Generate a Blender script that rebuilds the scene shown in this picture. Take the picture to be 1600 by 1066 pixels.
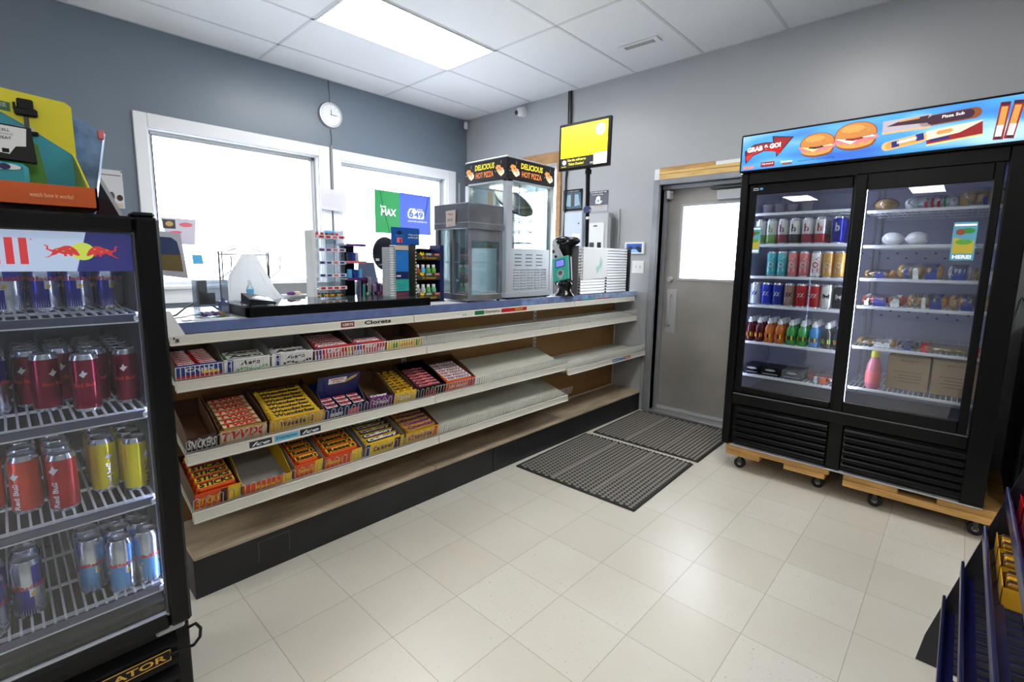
import bpy, math, random
from mathutils import Vector, Matrix
for o in list(bpy.data.objects): bpy.data.objects.remove(o)
S = bpy.context.scene; COL = S.collection
random.seed(7); pi = math.pi

# ---------------------------------------------------------------- camera, world, exposure, window portals
cam = bpy.data.cameras.new('camera'); co = bpy.data.objects.new('camera', cam); COL.objects.link(co); S.camera = co
cam.sensor_fit = 'HORIZONTAL'; cam.sensor_width = 36; cam.lens = 36*750.286/1600
cam.shift_x = (800-799.67)/1600; cam.shift_y = -(533-512.375)/1600; cam.clip_start = .02
yw, pt, rl = .75344, -.13759, .01416
fw = Vector((math.cos(yw)*math.cos(pt), math.sin(yw)*math.cos(pt), math.sin(pt)))
r0 = Vector((math.sin(yw), -math.cos(yw), 0)); u0 = r0.cross(fw)
R = r0*math.cos(rl)+u0*math.sin(rl); U = -r0*math.sin(rl)+u0*math.cos(rl)
mm = Matrix((R, U, -fw)).transposed().to_4x4(); mm.translation = Vector((-4.04702, -4.59056, 1.36894)); co.matrix_world = mm
S.view_settings.view_transform = 'Standard'; S.view_settings.look = 'None'; S.view_settings.gamma = 1
S.view_settings.use_curve_mapping = False; S.view_settings.exposure = 0.45
W = bpy.data.worlds.new('sky'); S.world = W; W.use_nodes = True
W.node_tree.nodes['Background'].inputs[0].default_value = (.93, .97, 1, 1)
W.node_tree.nodes['Background'].inputs[1].default_value = 9.0
PANEL = 13.0          # strength of the ceiling light diffusers
ZC = 3.047            # ceiling height
def portal(n, loc, rot, sx, sy):
    l = bpy.data.lights.new(n, 'AREA'); l.shape = 'RECTANGLE'; l.size = sx; l.size_y = sy
    l.cycles.is_portal = True; o = bpy.data.objects.new(n, l); COL.objects.link(o); o.location = loc; o.rotation_euler = rot
portal('portal', (-2.53, .22, 1.73), (pi/2, 0, pi), 1.32, 1.2)
portal('portal', (-.98, .22, 1.73), (pi/2, 0, pi), 1.34, 1.2)
portal('portal', (.22, -.94, 1.8), (0, -pi/2, pi), 1.12, .94)

# ---------------------------------------------------------------- materials
def lin(c):
    c = [x/255 for x in c]
    return [x/12.92 if x <= .04045 else ((x+.055)/1.055)**2.4 for x in c]
MATS = {}
def mat(name, rgb=(200, 200, 200), rough=.5, metal=0, emit=0, bump=0, bscale=60, var=0, vscale=8, coat=0, wood=None):
    if name in MATS: return MATS[name]
    m = bpy.data.materials.new(name); m.use_nodes = True; MATS[name] = m
    nt = m.node_tree; b = nt.nodes['Principled BSDF']; c = lin(rgb)
    b.inputs['Base Color'].default_value = (*c, 1); b.inputs['Roughness'].default_value = rough
    b.inputs['Metallic'].default_value = metal
    if coat: b.inputs['Coat Weight'].default_value = coat
    if emit:
        b.inputs['Emission Color'].default_value = (*c, 1); b.inputs['Emission Strength'].default_value = emit
    if bump or var or wood:
        tc = nt.nodes.new('ShaderNodeTexCoord'); mp = nt.nodes.new('ShaderNodeMapping'); nt.links.new(tc.outputs['Object'], mp.inputs[0])
        n = nt.nodes.new('ShaderNodeTexNoise'); nt.links.new(mp.outputs[0], n.inputs[0])
        if wood: mp.inputs['Scale'].default_value = wood; n.inputs['Detail'].default_value = 6; n.inputs['Distortion'].default_value = .6
        if bump:
            n.inputs['Scale'].default_value = bscale
            bp = nt.nodes.new('ShaderNodeBump'); bp.inputs['Strength'].default_value = bump; bp.inputs['Distance'].default_value = .002
            nt.links.new(n.outputs['Fac'], bp.inputs['Height']); nt.links.new(bp.outputs[0], b.inputs['Normal'])
        if var:
            n2 = nt.nodes.new('ShaderNodeTexNoise'); nt.links.new(mp.outputs[0], n2.inputs[0]); n2.inputs['Scale'].default_value = vscale; n2.inputs['Detail'].default_value = 5
            cr = nt.nodes.new('ShaderNodeValToRGB'); cr.color_ramp.elements[0].position = .35; cr.color_ramp.elements[1].position = .65
            cr.color_ramp.elements[0].color = (*[x*(1-var) for x in c], 1); cr.color_ramp.elements[1].color = (*[min(1, x*(1+var)) for x in c], 1)
            nt.links.new(n2.outputs['Fac'], cr.inputs[0]); nt.links.new(cr.outputs[0], b.inputs['Base Color'])
    return m
def glass(name, rgb=(235, 245, 245), refl=.08, rough=0):
    m = bpy.data.materials.new(name); m.use_nodes = True; MATS[name] = m; nt = m.node_tree; nt.nodes.clear()
    o = nt.nodes.new('ShaderNodeOutputMaterial'); t = nt.nodes.new('ShaderNodeBsdfTransparent'); g = nt.nodes.new('ShaderNodeBsdfGlossy')
    x = nt.nodes.new('ShaderNodeMixShader'); t.inputs[0].default_value = (*lin(rgb), 1); g.inputs['Roughness'].default_value = rough
    lw = nt.nodes.new('ShaderNodeLayerWeight'); lw.inputs[0].default_value = .25
    ma = nt.nodes.new('ShaderNodeMath'); ma.operation = 'MULTIPLY_ADD'; ma.inputs[1].default_value = .6; ma.inputs[2].default_value = refl
    nt.links.new(lw.outputs['Fresnel'], ma.inputs[0]); nt.links.new(ma.outputs[0], x.inputs[0])
    nt.links.new(t.outputs[0], x.inputs[1]); nt.links.new(g.outputs[0], x.inputs[2]); nt.links.new(x.outputs[0], o.inputs[0]); return m

wallA = mat('wall paint slate', (112, 124, 138), .34, bump=.12, bscale=180)
wallB = mat('wall paint grey', (172, 174, 178), .36, bump=.12, bscale=180)
white = mat('white paint', (236, 238, 240), .4)
trimw = mat('white trim', (232, 234, 238), .35)
black = mat('black plastic', (9, 10, 12), .3)
black.node_tree.nodes['Principled BSDF'].inputs['Specular IOR Level'].default_value = .22
blackg = mat('black gloss', (12, 12, 15), .15)
blackm = mat('black rubber', (24, 24, 26), .7)
cream = mat('cream metal', (222, 219, 208), .4)
creamd = mat('cream shelf deck', (196, 196, 184), .5, var=.06, vscale=4)
chrome = mat('wire metal', (200, 200, 202), .28, metal=.6); wirew = mat('wire bright', (232, 232, 232), .35)
steel = mat('brushed steel', (186, 190, 196), .3, metal=.6, var=.12, vscale=6, wood=(1, 1, 14))
steeld = mat('door steel', (176, 173, 169), .28, metal=.4, var=.1, vscale=3)
framest = mat('frame steel', (160, 163, 170), .35, metal=.35, var=.12, vscale=5)
board = mat('brown hardboard', (160, 118, 66), .5, var=.1, vscale=3, wood=(.6, 1, 3))
ply = mat('worn plywood', (178, 162, 138), .6, var=.22, vscale=3, wood=(1.2, 7, 3))
kick = mat('black kick plate', (27, 28, 32), .45, var=.3, vscale=5)
blue_lam = mat('blue laminate', (96, 112, 158), .3, var=.16, vscale=14)
top_lam = mat('pale laminate', (222, 226, 232), .3, var=.07, vscale=5)
pine = mat('pine wood', (196, 150, 84), .5, var=.2, vscale=4, wood=(9, 1.2, 9))
pine2 = mat('pine wood pale', (222, 186, 118), .5, var=.15, vscale=4, wood=(9, 1.2, 9))
trimwood = mat('oak trim', (170, 130, 88), .45, var=.15, vscale=4, wood=(6, 2, 6))
pale = mat('off white', (222, 224, 226), .5)
paper = mat('paper', (238, 240, 242), .7)
coolin = mat('cooler liner', (196, 198, 222), .4)
coolwire = mat('white coated wire', (226, 228, 232), .4)
red = mat('red', (190, 24, 30), .35); redb = mat('bright red', (220, 40, 34), .35)
yellow = mat('yellow', (240, 205, 20), .35); orange = mat('orange', (230, 92, 20), .35)
gold = mat('gold foil', (206, 158, 60), .3, metal=.3); navy = mat('navy', (24, 36, 92), .35)
brown = mat('chocolate brown', (60, 34, 24), .4); kraft = mat('kraft card', (92, 64, 42), .7)
green = mat('green', (60, 150, 60), .4); purple = mat('purple', (106, 44, 122), .35); teal = mat('teal', (40, 170, 150), .35)
grey = mat('grey plastic', (128, 130, 134), .45); greyd = mat('dark grey', (70, 72, 76), .5); lgrey = mat('light grey', (180, 182, 186), .45)
silver = mat('can silver', (210, 212, 218), .2, metal=.9); cblue = mat('can blue', (30, 34, 150), .2, metal=.6)
credm = mat('can crimson', (140, 22, 52), .2, metal=.65); cyel = mat('can yellow', (232, 214, 20), .2, metal=.4)
corange = mat('can orange red', (222, 74, 50), .25, metal=.4); clblue = mat('can light blue', (96, 160, 220), .25, metal=.4)
sky = mat('sky blue', (90, 175, 225), .4); pink = mat('pink', (226, 120, 130), .4); darkgreen = mat('dark green', (20, 110, 60), .4)
olive = mat('olive black', (58, 56, 34), .5); dnavy = mat('rack navy', (28, 34, 86), .25, metal=.3)
clear = glass('window glass', (250, 252, 255), .03); fridge = glass('fridge glass', (246, 249, 251), .04)
case = glass('case glass', (243, 250, 250), .05); clearp = glass('clear plastic', (240, 244, 248), .1, .12)
bread = mat('bread', (206, 164, 104), .6, var=.15, vscale=20); meat = mat('meat', (188, 92, 70), .5, var=.2, vscale=30)
foil = mat('white wrap', (226, 228, 234), .3, bump=1, bscale=40); carton = mat('carton', (176, 150, 120), .7)

# ---------------------------------------------------------------- mesh builder
TC = {}
def textmesh(s, bold=0, shear=0, space=1):
    k = (s, bold, shear, space)
    if k not in TC:
        c = bpy.data.curves.new('t', 'FONT'); c.body = s; c.size = 1; c.offset = bold; c.shear = shear; c.space_character = space
        c.resolution_u = 2; c.align_x = 'LEFT'
        o = bpy.data.objects.new('t', c); COL.objects.link(o); bpy.context.view_layer.update()
        me = bpy.data.meshes.new_from_object(o.evaluated_get(bpy.context.evaluated_depsgraph_get()))
        v = [(p.co.x, p.co.y) for p in me.vertices]; f = [tuple(p.vertices) for p in me.polygons]
        bpy.data.objects.remove(o); bpy.data.curves.remove(c); bpy.data.meshes.remove(me)
        xs = [p[0] for p in v]; ys = [p[1] for p in v]
        TC[k] = (v, f, min(xs), max(xs), min(ys), max(ys))
    return TC[k]
class MB:
    def __init__(s): s.v = []; s.f = []; s.m = []; s.mats = []; s.sm = []
    def mi(s, m):
        if m not in s.mats: s.mats.append(m)
        return s.mats.index(m)
    def add(s, vs, fs, m, smooth=False):
        b = len(s.v); s.v += [tuple(v) for v in vs]; k = s.mi(m) if not isinstance(m, list) else None
        for i, f in enumerate(fs):
            s.f.append(tuple(b+j for j in f)); s.m.append(k if k is not None else s.mi(m[i])); s.sm.append(smooth)
        return s
    def box(s, x0, x1, y0, y1, z0, z1, m, b=0):
        x0, x1 = sorted((x0, x1)); y0, y1 = sorted((y0, y1)); z0, z1 = sorted((z0, z1))
        b = min(b, (x1-x0)/2.01, (y1-y0)/2.01, (z1-z0)/2.01)
        if b <= 0:
            vs = [(x, y, z) for z in (z0, z1) for y in (y0, y1) for x in (x0, x1)]
            return s.add(vs, [(0, 2, 3, 1), (4, 5, 7, 6), (0, 1, 5, 4), (2, 6, 7, 3), (0, 4, 6, 2), (1, 3, 7, 5)], m)
        vs = []; idx = {}
        for sx in (0, 1):
            for sy in (0, 1):
                for sz in (0, 1):
                    X = (x0, x1)[sx]; Y = (y0, y1)[sy]; Z = (z0, z1)[sz]; dx = b if sx == 0 else -b; dy = b if sy == 0 else -b; dz = b if sz == 0 else -b
                    idx[sx, sy, sz, 'x'] = len(vs); vs.append((X, Y+dy, Z+dz))
                    idx[sx, sy, sz, 'y'] = len(vs); vs.append((X+dx, Y, Z+dz))
                    idx[sx, sy, sz, 'z'] = len(vs); vs.append((X+dx, Y+dy, Z))
        I = idx; fs = []
        q = [(0, 0), (1, 0), (1, 1), (0, 1)]
        for a in (0, 1):
            fx = [I[a, p, r, 'x'] for p, r in q]; fy = [I[p, a, r, 'y'] for p, r in q]; fz = [I[p, r, a, 'z'] for p, r in q]
            fs += [fx if a else fx[::-1], fy[::-1] if a else fy, fz if a else fz[::-1]]
        def orient(f, c):
            A, B, C = [Vector(vs[i]) for i in f[:3]]; n = (B-A).cross(C-A)
            return f if n.dot(Vector(c)) > 0 else f[::-1]
        for a in (0, 1):
            for c in (0, 1):
                A = 2*a-1; C = 2*c-1
                fs.append(orient([I[a, c, 0, 'x'], I[a, c, 0, 'y'], I[a, c, 1, 'y'], I[a, c, 1, 'x']], (A, C, 0)))
                fs.append(orient([I[a, 0, c, 'x'], I[a, 0, c, 'z'], I[a, 1, c, 'z'], I[a, 1, c, 'x']], (A, 0, C)))
                fs.append(orient([I[0, a, c, 'y'], I[0, a, c, 'z'], I[1, a, c, 'z'], I[1, a, c, 'y']], (0, A, C)))
                for d in (0, 1): fs.append(orient([I[a, c, d, 'x'], I[a, c, d, 'y'], I[a, c, d, 'z']], (A, C, 2*d-1)))
        return s.add(vs, fs, m)
    def cyl(s, p0, p1, r0, r1=None, m=None, n=12, caps=True):
        r1 = r0 if r1 is None else r1; p0 = Vector(p0); p1 = Vector(p1); d = (p1-p0).normalized()
        a = d.orthogonal().normalized(); b = d.cross(a); vs = []
        for p, r in ((p0, r0), (p1, r1)):
            for i in range(n):
                t = 2*pi*i/n; vs.append(p+(a*math.cos(t)+b*math.sin(t))*r)
        fs = [(i, (i+1) % n, n+(i+1) % n, n+i) for i in range(n)]
        s.add(vs, fs, m, n > 6)
        if caps: s.add(vs, [tuple(range(n))[::-1], tuple(range(n, 2*n))], m)
        return s
    def tube(s, pts, r, m, n=6):
        pts = [Vector(p) for p in pts]; vs = []; a = None
        for i, p in enumerate(pts):
            d = (pts[min(i+1, len(pts)-1)]-pts[max(i-1, 0)]).normalized()
            a = d.orthogonal().normalized() if a is None else (a-d*a.dot(d)).normalized()
            b = d.cross(a)
            for k in range(n): t = 2*pi*k/n; vs.append(p+(a*math.cos(t)+b*math.sin(t))*r)
        fs = [(i*n+k, i*n+(k+1) % n, (i+1)*n+(k+1) % n, (i+1)*n+k) for i in range(len(pts)-1) for k in range(n)]
        L = len(pts)-1
        fs += [tuple(range(n))[::-1], tuple(range(L*n, L*n+n))]
        return s.add(vs, fs, m, True)
    def lathe(s, prof, c, m, n=20, fn=None, smooth=True):
        # prof: list of (r,z); m: material or fn(seg, ring)->material
        vs = []; fs = []; ms = []
        for r, z in prof:
            for i in range(n):
                t = 2*pi*i/n; vs.append((c[0]+r*math.cos(t), c[1]+r*math.sin(t), c[2]+z))
        for j in range(len(prof)-1):
            for i in range(n):
                fs.append((j*n+i, j*n+(i+1) % n, (j+1)*n+(i+1) % n, (j+1)*n+i)); ms.append(fn(i, j) if fn else m)
        s.add(vs, fs, ms, smooth)
        e = len(prof)-1
        s.add([vs[i] for i in range(n)]+[vs[e*n+i] for i in range(n)], [tuple(range(n))[::-1], tuple(range(n, 2*n))], [fn(0, 0) if fn else m, fn(0, e-1) if fn else m])
        return s
    def ell(s, c, r, m, n=14, h=8, wob=0):
        vs = []; fs = []
        for j in range(h+1):
            p = pi*j/h
            for i in range(n):
                t = 2*pi*i/n; w = 1+wob*(random.random()-.5)
                vs.append((c[0]+r[0]*math.sin(p)*math.cos(t)*w, c[1]+r[1]*math.sin(p)*math.sin(t)*w, c[2]-r[2]*math.cos(p)*w))
        for j in range(h):
            for i in range(n): fs.append((j*n+i, j*n+(i+1) % n, (j+1)*n+(i+1) % n, (j+1)*n+i))
        return s.add(vs, fs, m, True)
    def poly(s, pts, o, u, v, m, d=.001):
        o, u, v = Vector(o), Vector(u), Vector(v); n = u.cross(v).normalized()
        a = sum(pts[i][0]*pts[(i+1) % len(pts)][1]-pts[(i+1) % len(pts)][0]*pts[i][1] for i in range(len(pts)))
        if a < 0: pts = pts[::-1]
        A = [o+u*x+v*y for x, y in pts]; B = [p+n*d for p in A]; k = len(pts)
        return s.add(A+B, [tuple(range(k))[::-1], tuple(range(k, 2*k))]+[(i, (i+1) % k, k+(i+1) % k, k+i) for i in range(k)], m)
    def text(s, t, o, u, v, w, h, m, bold=.01, shear=0, d=.0008, mp=None):
        # writes t into a box of width w and height h with its lower left corner at o
        V, F, x0, x1, y0, y1 = textmesh(t, bold, shear)
        sx = w/(x1-x0); sy = h/(y1-y0)
        if mp: vs = [mp((x-x0)*sx, (y-y0)*sy) for x, y in V]
        else:
            o, u, v = Vector(o), Vector(u), Vector(v); n = u.cross(v).normalized()
            vs = [o+u*(x-x0)*sx+v*(y-y0)*sy+n*d for x, y in V]
        return s.add(vs, F, m)
    def xf(s, M, start=0):
        for i in range(start, len(s.v)): s.v[i] = tuple(M @ Vector(s.v[i]))
        return s
    def build(s, name, parent=None, loc=None, rot=None):
        me = bpy.data.meshes.new(name); me.from_pydata(s.v, [], s.f)
        for m in s.mats: me.materials.append(m)
        me.polygons.foreach_set('material_index', s.m); me.polygons.foreach_set('use_smooth', s.sm); me.update()
        o = bpy.data.objects.new(name, me); COL.objects.link(o)
        if parent: o.parent = parent
        if loc: o.location = loc
        if rot: o.rotation_euler = rot
        return o
def tag(o, label, cat, group=None, kind=None):
    if label: o['label'] = label
    if cat: o['category'] = cat
    if group: o['group'] = group
    if kind: o['kind'] = kind
    return o
def thing(name, label, cat, loc=(0, 0, 0), rot=(0, 0, 0), group=None):
    o = bpy.data.objects.new(name, None); o.empty_display_size = .05; COL.objects.link(o); o.location = loc; o.rotation_euler = rot
    return tag(o, label, cat, group)
def struct(o, label=None):
    o['kind'] = 'structure'
    if label: o['label'] = label
    return o
def dup(r, loc, rot=None, label=None, group=None):
    c = r.copy(); COL.objects.link(c); c.location = loc
    if rot: c.rotation_euler = rot
    if label: c['label'] = label
    if group: c['group'] = group
    for ch in list(r.children):
        d = ch.copy(); COL.objects.link(d); d.parent = c
        for g in list(ch.children):
            e = g.copy(); COL.objects.link(e); e.parent = d
    return c
XU, YU, ZU = (1, 0, 0), (0, 1, 0), (0, 0, 1); NY = (0, -1, 0)   # faces -y: u=XU v=ZU ; faces -x: u=NY v=ZU

# ================================================================ ROOM
def floormat():
    m = bpy.data.materials.new('vinyl floor tile'); m.use_nodes = True; nt = m.node_tree; N = nt.nodes.new; K = nt.links.new
    b = nt.nodes['Principled BSDF']; tc = N('ShaderNodeTexCoord'); sp = N('ShaderNodeSeparateXYZ'); K(tc.outputs['Object'], sp.inputs[0])
    def mth(op, a, bb=None, c=None):
        n = N('ShaderNodeMath'); n.operation = op
        for i, x in enumerate((a, bb, c)):
            if x is None: continue
            if isinstance(x, (int, float)): n.inputs[i].default_value = x
            else: K(x, n.inputs[i])
        return n.outputs[0]
    T = .3048; gx = mth('DIVIDE', mth('ADD', sp.outputs[0], 3.17881), T); gy = mth('DIVIDE', mth('ADD', sp.outputs[1], 2.89559), T)
    ds = []
    for g in (gx, gy):
        fr = mth('FRACT', g); ds.append(mth('MINIMUM', fr, mth('SUBTRACT', 1.0, fr)))
    d = mth('MINIMUM', ds[0], ds[1]); line = mth('LESS_THAN', d, .0042)
    cb = N('ShaderNodeCombineXYZ'); K(mth('FLOOR', gx), cb.inputs[0]); K(mth('FLOOR', gy), cb.inputs[1])
    wn = N('ShaderNodeTexWhiteNoise'); K(cb.outputs[0], wn.inputs[0])
    n1 = N('ShaderNodeTexNoise'); n1.inputs['Scale'].default_value = 1.3; n1.inputs['Detail'].default_value = 4; K(tc.outputs['Object'], n1.inputs[0])
    n2 = N('ShaderNodeTexNoise'); n2.inputs['Scale'].default_value = 95; n2.inputs['Detail'].default_value = 2; K(tc.outputs['Object'], n2.inputs[0])
    sk = mth('GREATER_THAN', n2.outputs['Fac'], mth('SUBTRACT', .755, mth('MULTIPLY', wn.outputs[0], .085)))
    n3 = N('ShaderNodeTexNoise'); n3.inputs['Scale'].default_value = 9; K(tc.outputs['Object'], n3.inputs[0])
    sk = mth('MULTIPLY', sk, .45)
    cr = N('ShaderNodeValToRGB'); cr.color_ramp.elements[0].position = .3; cr.color_ramp.elements[1].position = .7
    cr.color_ramp.elements[0].color = (*lin((212, 206, 193)), 1); cr.color_ramp.elements[1].color = (*lin((226, 223, 214)), 1)
    K(mth('ADD', mth('MULTIPLY', n1.outputs['Fac'], .8), mth('MULTIPLY', wn.outputs[0], .2)), cr.inputs[0])
    mx = N('ShaderNodeMix'); mx.data_type = 'RGBA'; K(cr.outputs[0], mx.inputs[6]); mx.inputs[7].default_value = (*lin((120, 112, 98)), 1)
    K(mth('MAXIMUM', mth('MULTIPLY', line, .55), sk), mx.inputs[0]); K(mx.outputs[2], b.inputs['Base Color'])
    b.inputs['Roughness'].default_value = .3
    bp = N('ShaderNodeBump'); bp.inputs['Strength'].default_value = .12; bp.inputs['Distance'].default_value = .002
    K(mth('ADD', n3.outputs['Fac'], mth('MULTIPLY', line, -.3)), bp.inputs['Height']); K(bp.outputs[0], b.inputs['Normal'])
    return m
XL, YB = -14.0, -7.6
struct(MB().box(XL, .2, YB, .2, -.1, 0, floormat()).build('floor'))
struct(MB().box(-30, 30, .2, 30, -.35, -.3, mat('snowy ground', (225, 228, 232), .8, var=.05)).build('ground'))
# ceiling: mineral tiles in a T-bar grid
ceilm = mat('ceiling tile', (222, 223, 226), .8, bump=.9, bscale=130, var=.035, vscale=160)
bar = mat('ceiling t bar', (196, 198, 203), .5)
c = MB(); c.box(XL, .2, YB, .2, ZC, ZC+.1, ceilm)
gy = [-.429-.6096*k for k in range(12)]; gx = [-1.1428-1.2192*k for k in range(11)]
for y in gy: c.box(XL, 0, y-.011, y+.011, ZC-.002, ZC, bar)
for x in gx: c.box(x-.011, x+.011, YB, 0, ZC-.002, ZC, bar)
c.box(XL, 0, -.012, 0, ZC-.004, ZC, bar); c.box(-.012, 0, YB, 0, ZC-.004, ZC, bar)
struct(c.build('ceiling'))
def wall(name, rects, holes, axis, m, t=.2, jamb=white):
    # rects: grid built from hole edges
    w = MB(); a0, a1 = rects; us = sorted({a0, a1, *[h[0] for h in holes], *[h[1] for h in holes]}); zs = sorted({0, ZC, *[h[2] for h in holes], *[h[3] for h in holes]})
    for i in range(len(us)-1):
        for j in range(len(zs)-1):
            cu = (us[i]+us[i+1])/2; cz = (zs[j]+zs[j+1])/2
            if any(h[0] < cu < h[1] and h[2] < cz < h[3] for h in holes): continue
            if axis == 'y': w.box(us[i], us[i+1], 0, t, zs[j], zs[j+1], m)
            else: w.box(0, t, us[i], us[i+1], zs[j], zs[j+1], m)
    return struct(w.build(name))
H1 = (-3.185, -1.87, 1.14, 2.33); H2 = (-1.645, -.31, 1.14, 2.33)
wall('wall_back', (XL, .2), [H1, H2], 'y', wallA)
H3 = (-1.41, -.47, 1.33, 2.38); HD = (-3.5, -2.565, 0, 2.045)
wall('wall_right', (YB, 0), [H3, HD], 'x', wallB)
struct(MB().box(XL-.1, XL, YB, .2, 0, ZC, wallB).build('wall_left'))
struct(MB().box(XL-.1, .2, YB-.1, YB, 0, ZC, wallB).build('wall_front'))
def winA(n, h, o, mull):
    x0, x1, z0, z1 = h; X0, X1, Z0, Z1 = o; t = struct(bpy.data.objects.new('window_%d' % n, None)); COL.objects.link(t); t.location = (0, 0, 0)
    m = MB()
    m.box(X0, x0, -.02, 0, Z0, Z1, trimw, .005).box(x1, X1, -.02, 0, Z0, Z1, trimw, .005).box(x0, x1, -.02, 0, z1, Z1, trimw, .005)
    m.box(X0-.02, X1+.02, -.045, 0, z0-.03, z0, trimw, .006).box(X0, X1, -.018, 0, z0-.14, z0-.03, trimw, .004)
    m.box(x0, x0+.006, 0, .13, z0, z1, trimw).box(x1-.006, x1, 0, .13, z0, z1, trimw).box(x0, x1, 0, .13, z1-.006, z1, trimw).box(x0, x1, 0, .13, z0, z0+.006, trimw)
    m.build('window_trim', t)
    f = MB(); g = .035
    f.box(x0+.006, x0+g, .08, .14, z0, z1, pale, .004).box(x1-g, x1-.006, .08, .14, z0, z1, pale, .004).box(x0, x1, .08, .14, z1-g, z1-.006, pale, .004).box(x0, x1, .08, .14, z0+.006, z0+g, pale, .004)
    f.box(x0+g, x0+g+.004, .07, .1, z0+g, z1-g, greyd).box(x1-g-.004, x1-g, .07, .1, z0+g, z1-g, greyd).box(x0+g, x1-g, .07, .1, z1-g-.003, z1-g, greyd)
    f.build('window_frame', t); MB().box(x0+g, x1-g, .108, .112, z0+g, z1-g, clear).build('pane', t)
winA(1, H1, (-3.27, -1.762, 1.0, 2.43), 0); winA(2, H2, (-1.745, -.187, 1.0, 2.42), 0)
t = struct(bpy.data.objects.new('window_3', None)); COL.objects.link(t)
m = MB(); y0, y1, z0, z1 = H3
m.box(-.02, 0, y0-.08, y1+.08, z1, z1+.11, trimwood, .004).box(-.02, 0, y1, y1+.08, z0-.08, z1, trimwood, .004).box(-.02, 0, y0-.06, y0, z0-.08, z1, trimwood, .004).box(-.03, 0, y0-.08, y1+.08, z0-.08, z0, trimwood, .004)
m.build('window_trim', t)
m = MB(); m.box(.06, .12, y0, y0+.05, z0, z1, pale, .004).box(.06, .12, y1-.05, y1, z0, z1, pale, .004).box(.06, .12, y0, y1, z1-.05, z1, pale, .004).box(.06, .12, y0, y1, z0, z0+.05, pale, .004).build('window_frame', t)
MB().box(.088, .092, y0+.05, y1-.05, z0+.05, z1-.05, clear).build('pane', t)
# steel door with a glazed light, pull plate and closer
t = struct(bpy.data.objects.new('door_1', None)); COL.objects.link(t)
m = MB(); fs = framest
m.box(-.035, .1, -2.565, -2.51, 0, 2.09, fs, .004).box(-.035, .1, -3.56, -3.5, 0, 2.09, fs, .004).box(-.035, .1, -3.5, -2.565, 2.045, 2.09, fs, .004)
m.box(.06, .1, -2.6, -2.565, 0, 2.045, fs, .003).box(.03, .1, -3.5, -2.565, 2.01, 2.045, fs, .003).build('door_frame', t)
m = MB(); gm = (-3.3, -2.735, 1.24, 1.865)
for a in ((-3.5, -3.3, .03, 2.04), (-2.735, -2.567, .03, 2.04), (-3.3, -2.735, .03, 1.24), (-3.3, -2.735, 1.865, 2.04)): m.box(.1, .145, a[0], a[1], a[2], a[3], steeld)
L = m.build('door_leaf', t)
m = MB(); q = .022
m.box(.092, .1, -3.32, -3.3+.002, 1.22, 1.885, lgrey, .002).box(.092, .1, -2.737, -2.715, 1.22, 1.885, lgrey, .002).box(.092, .1, -3.3, -2.735, 1.863, 1.885, lgrey, .002).box(.092, .1, -3.3, -2.735, 1.22, 1.242, lgrey, .002).build('window_frame', L)
MB().box(.12, .124, -3.3, -2.735, 1.24, 1.865, clear).build('pane', L)
m = MB(); m.box(.094, .1, -2.722, -2.63, .74, 1.14, lgrey, .002).build('pull_plate', L)
MB().tube([(.095, -2.668, .81), (.055, -2.668, .82), (.045, -2.668, .85), (.045, -2.668, 1.05), (.055, -2.668, 1.08), (.095, -2.668, 1.09)], .009, lgrey, 8).build('door_handle', L)
MB().cyl((.1, -2.652, 1.228), (.068, -2.652, 1.228), .029, .022, chrome, 16).cyl((.068, -2.652, 1.228), (.062, -2.652, 1.228), .011, .011, steel, 10).build('door_lock', L)
MB().box(.07, .1, -3.45, -2.6, .03, .055, lgrey, .003).build('door_sweep', L)
MB().box(.02, .1, -2.64, -2.605, 1.93, 2.0, lgrey, .006).cyl((.05, -2.65, 1.985), (.03, -2.65, 1.985), .008, .008, chrome, 8).build('door_catch', L)
MB().box(.05, .1, -3.3, -3.03, 1.9, 1.975, lgrey, .006).build('door_closer', L)
MB().box(.03, .09, -3.4, -2.98, 1.982, 1.994, greyd, .002).build('closer_arm', L)
MB().box(-.04, .16, -3.5, -2.565, 0, .028, mat('sill aluminium', (190, 190, 190), .35, metal=.8), .004).build('door_sill', t)
m = MB(); m.box(-.012, 0, -3.3, -2.548, 2.09, 2.135, pine2, .003).box(-.018, 0, -3.3, -2.548, 2.135, 2.16, pine2, .003).box(-.01, 0, -3.02, -2.548, 2.16, 2.192, pine, .003)
m.box(-.008, 0, -2.548, -2.5, 2.08, 2.187, paper, .003).box(-.006, 0, -2.51, -2.5, 0, 2.09, paper).box(-.01, 0, -3.3, -3.03, 2.16, 2.19, paper, .002)
struct(m.build('trim_1'), 'bare pine boards and torn drywall above the steel door frame')
# ceiling light panels
pan = mat('light diffuser', (255, 253, 248), .5, emit=PANEL)
p0 = None
for (x, y, lb) in [(-1.752, -1.344, 'large bright troffer light panel above the counter, nearest the window wall'), (-1.752, -3.782, 'large bright troffer light panel above the floor mats'),
                   (-6.63, -1.344, 'troffer light panel deep in the shop on the window side'), (-6.63, -3.782, 'troffer light panel deep in the shop in the middle row'),
                   (-11.5, -1.344, 'troffer light panel at the far end of the shop on the window side'), (-11.5, -3.782, 'troffer light panel at the far end of the shop in the middle row'),
                   (-4.19, -6.2, 'troffer light panel behind the camera')]:
    if p0 is None:
        p0 = thing('ceiling_light_panel', lb, 'ceiling light', (x, y, ZC-.004), group='ceiling light panels')
        f = MB(); f.box(-.6, .6, .283, .297, -.006, .002, white, .002).box(-.6, .6, -.297, -.283, -.006, .002, white, .002).box(.586, .6, -.283, .283, -.006, .002, white, .002).box(-.6, -.586, -.283, .283, -.006, .002, white, .002).build('frame', p0)
        MB().box(-.586, .586, -.283, .283, -.003, .001, pan).build('diffuser', p0)
    else: dup(p0, (x, y, ZC-.004), label=lb)
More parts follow.
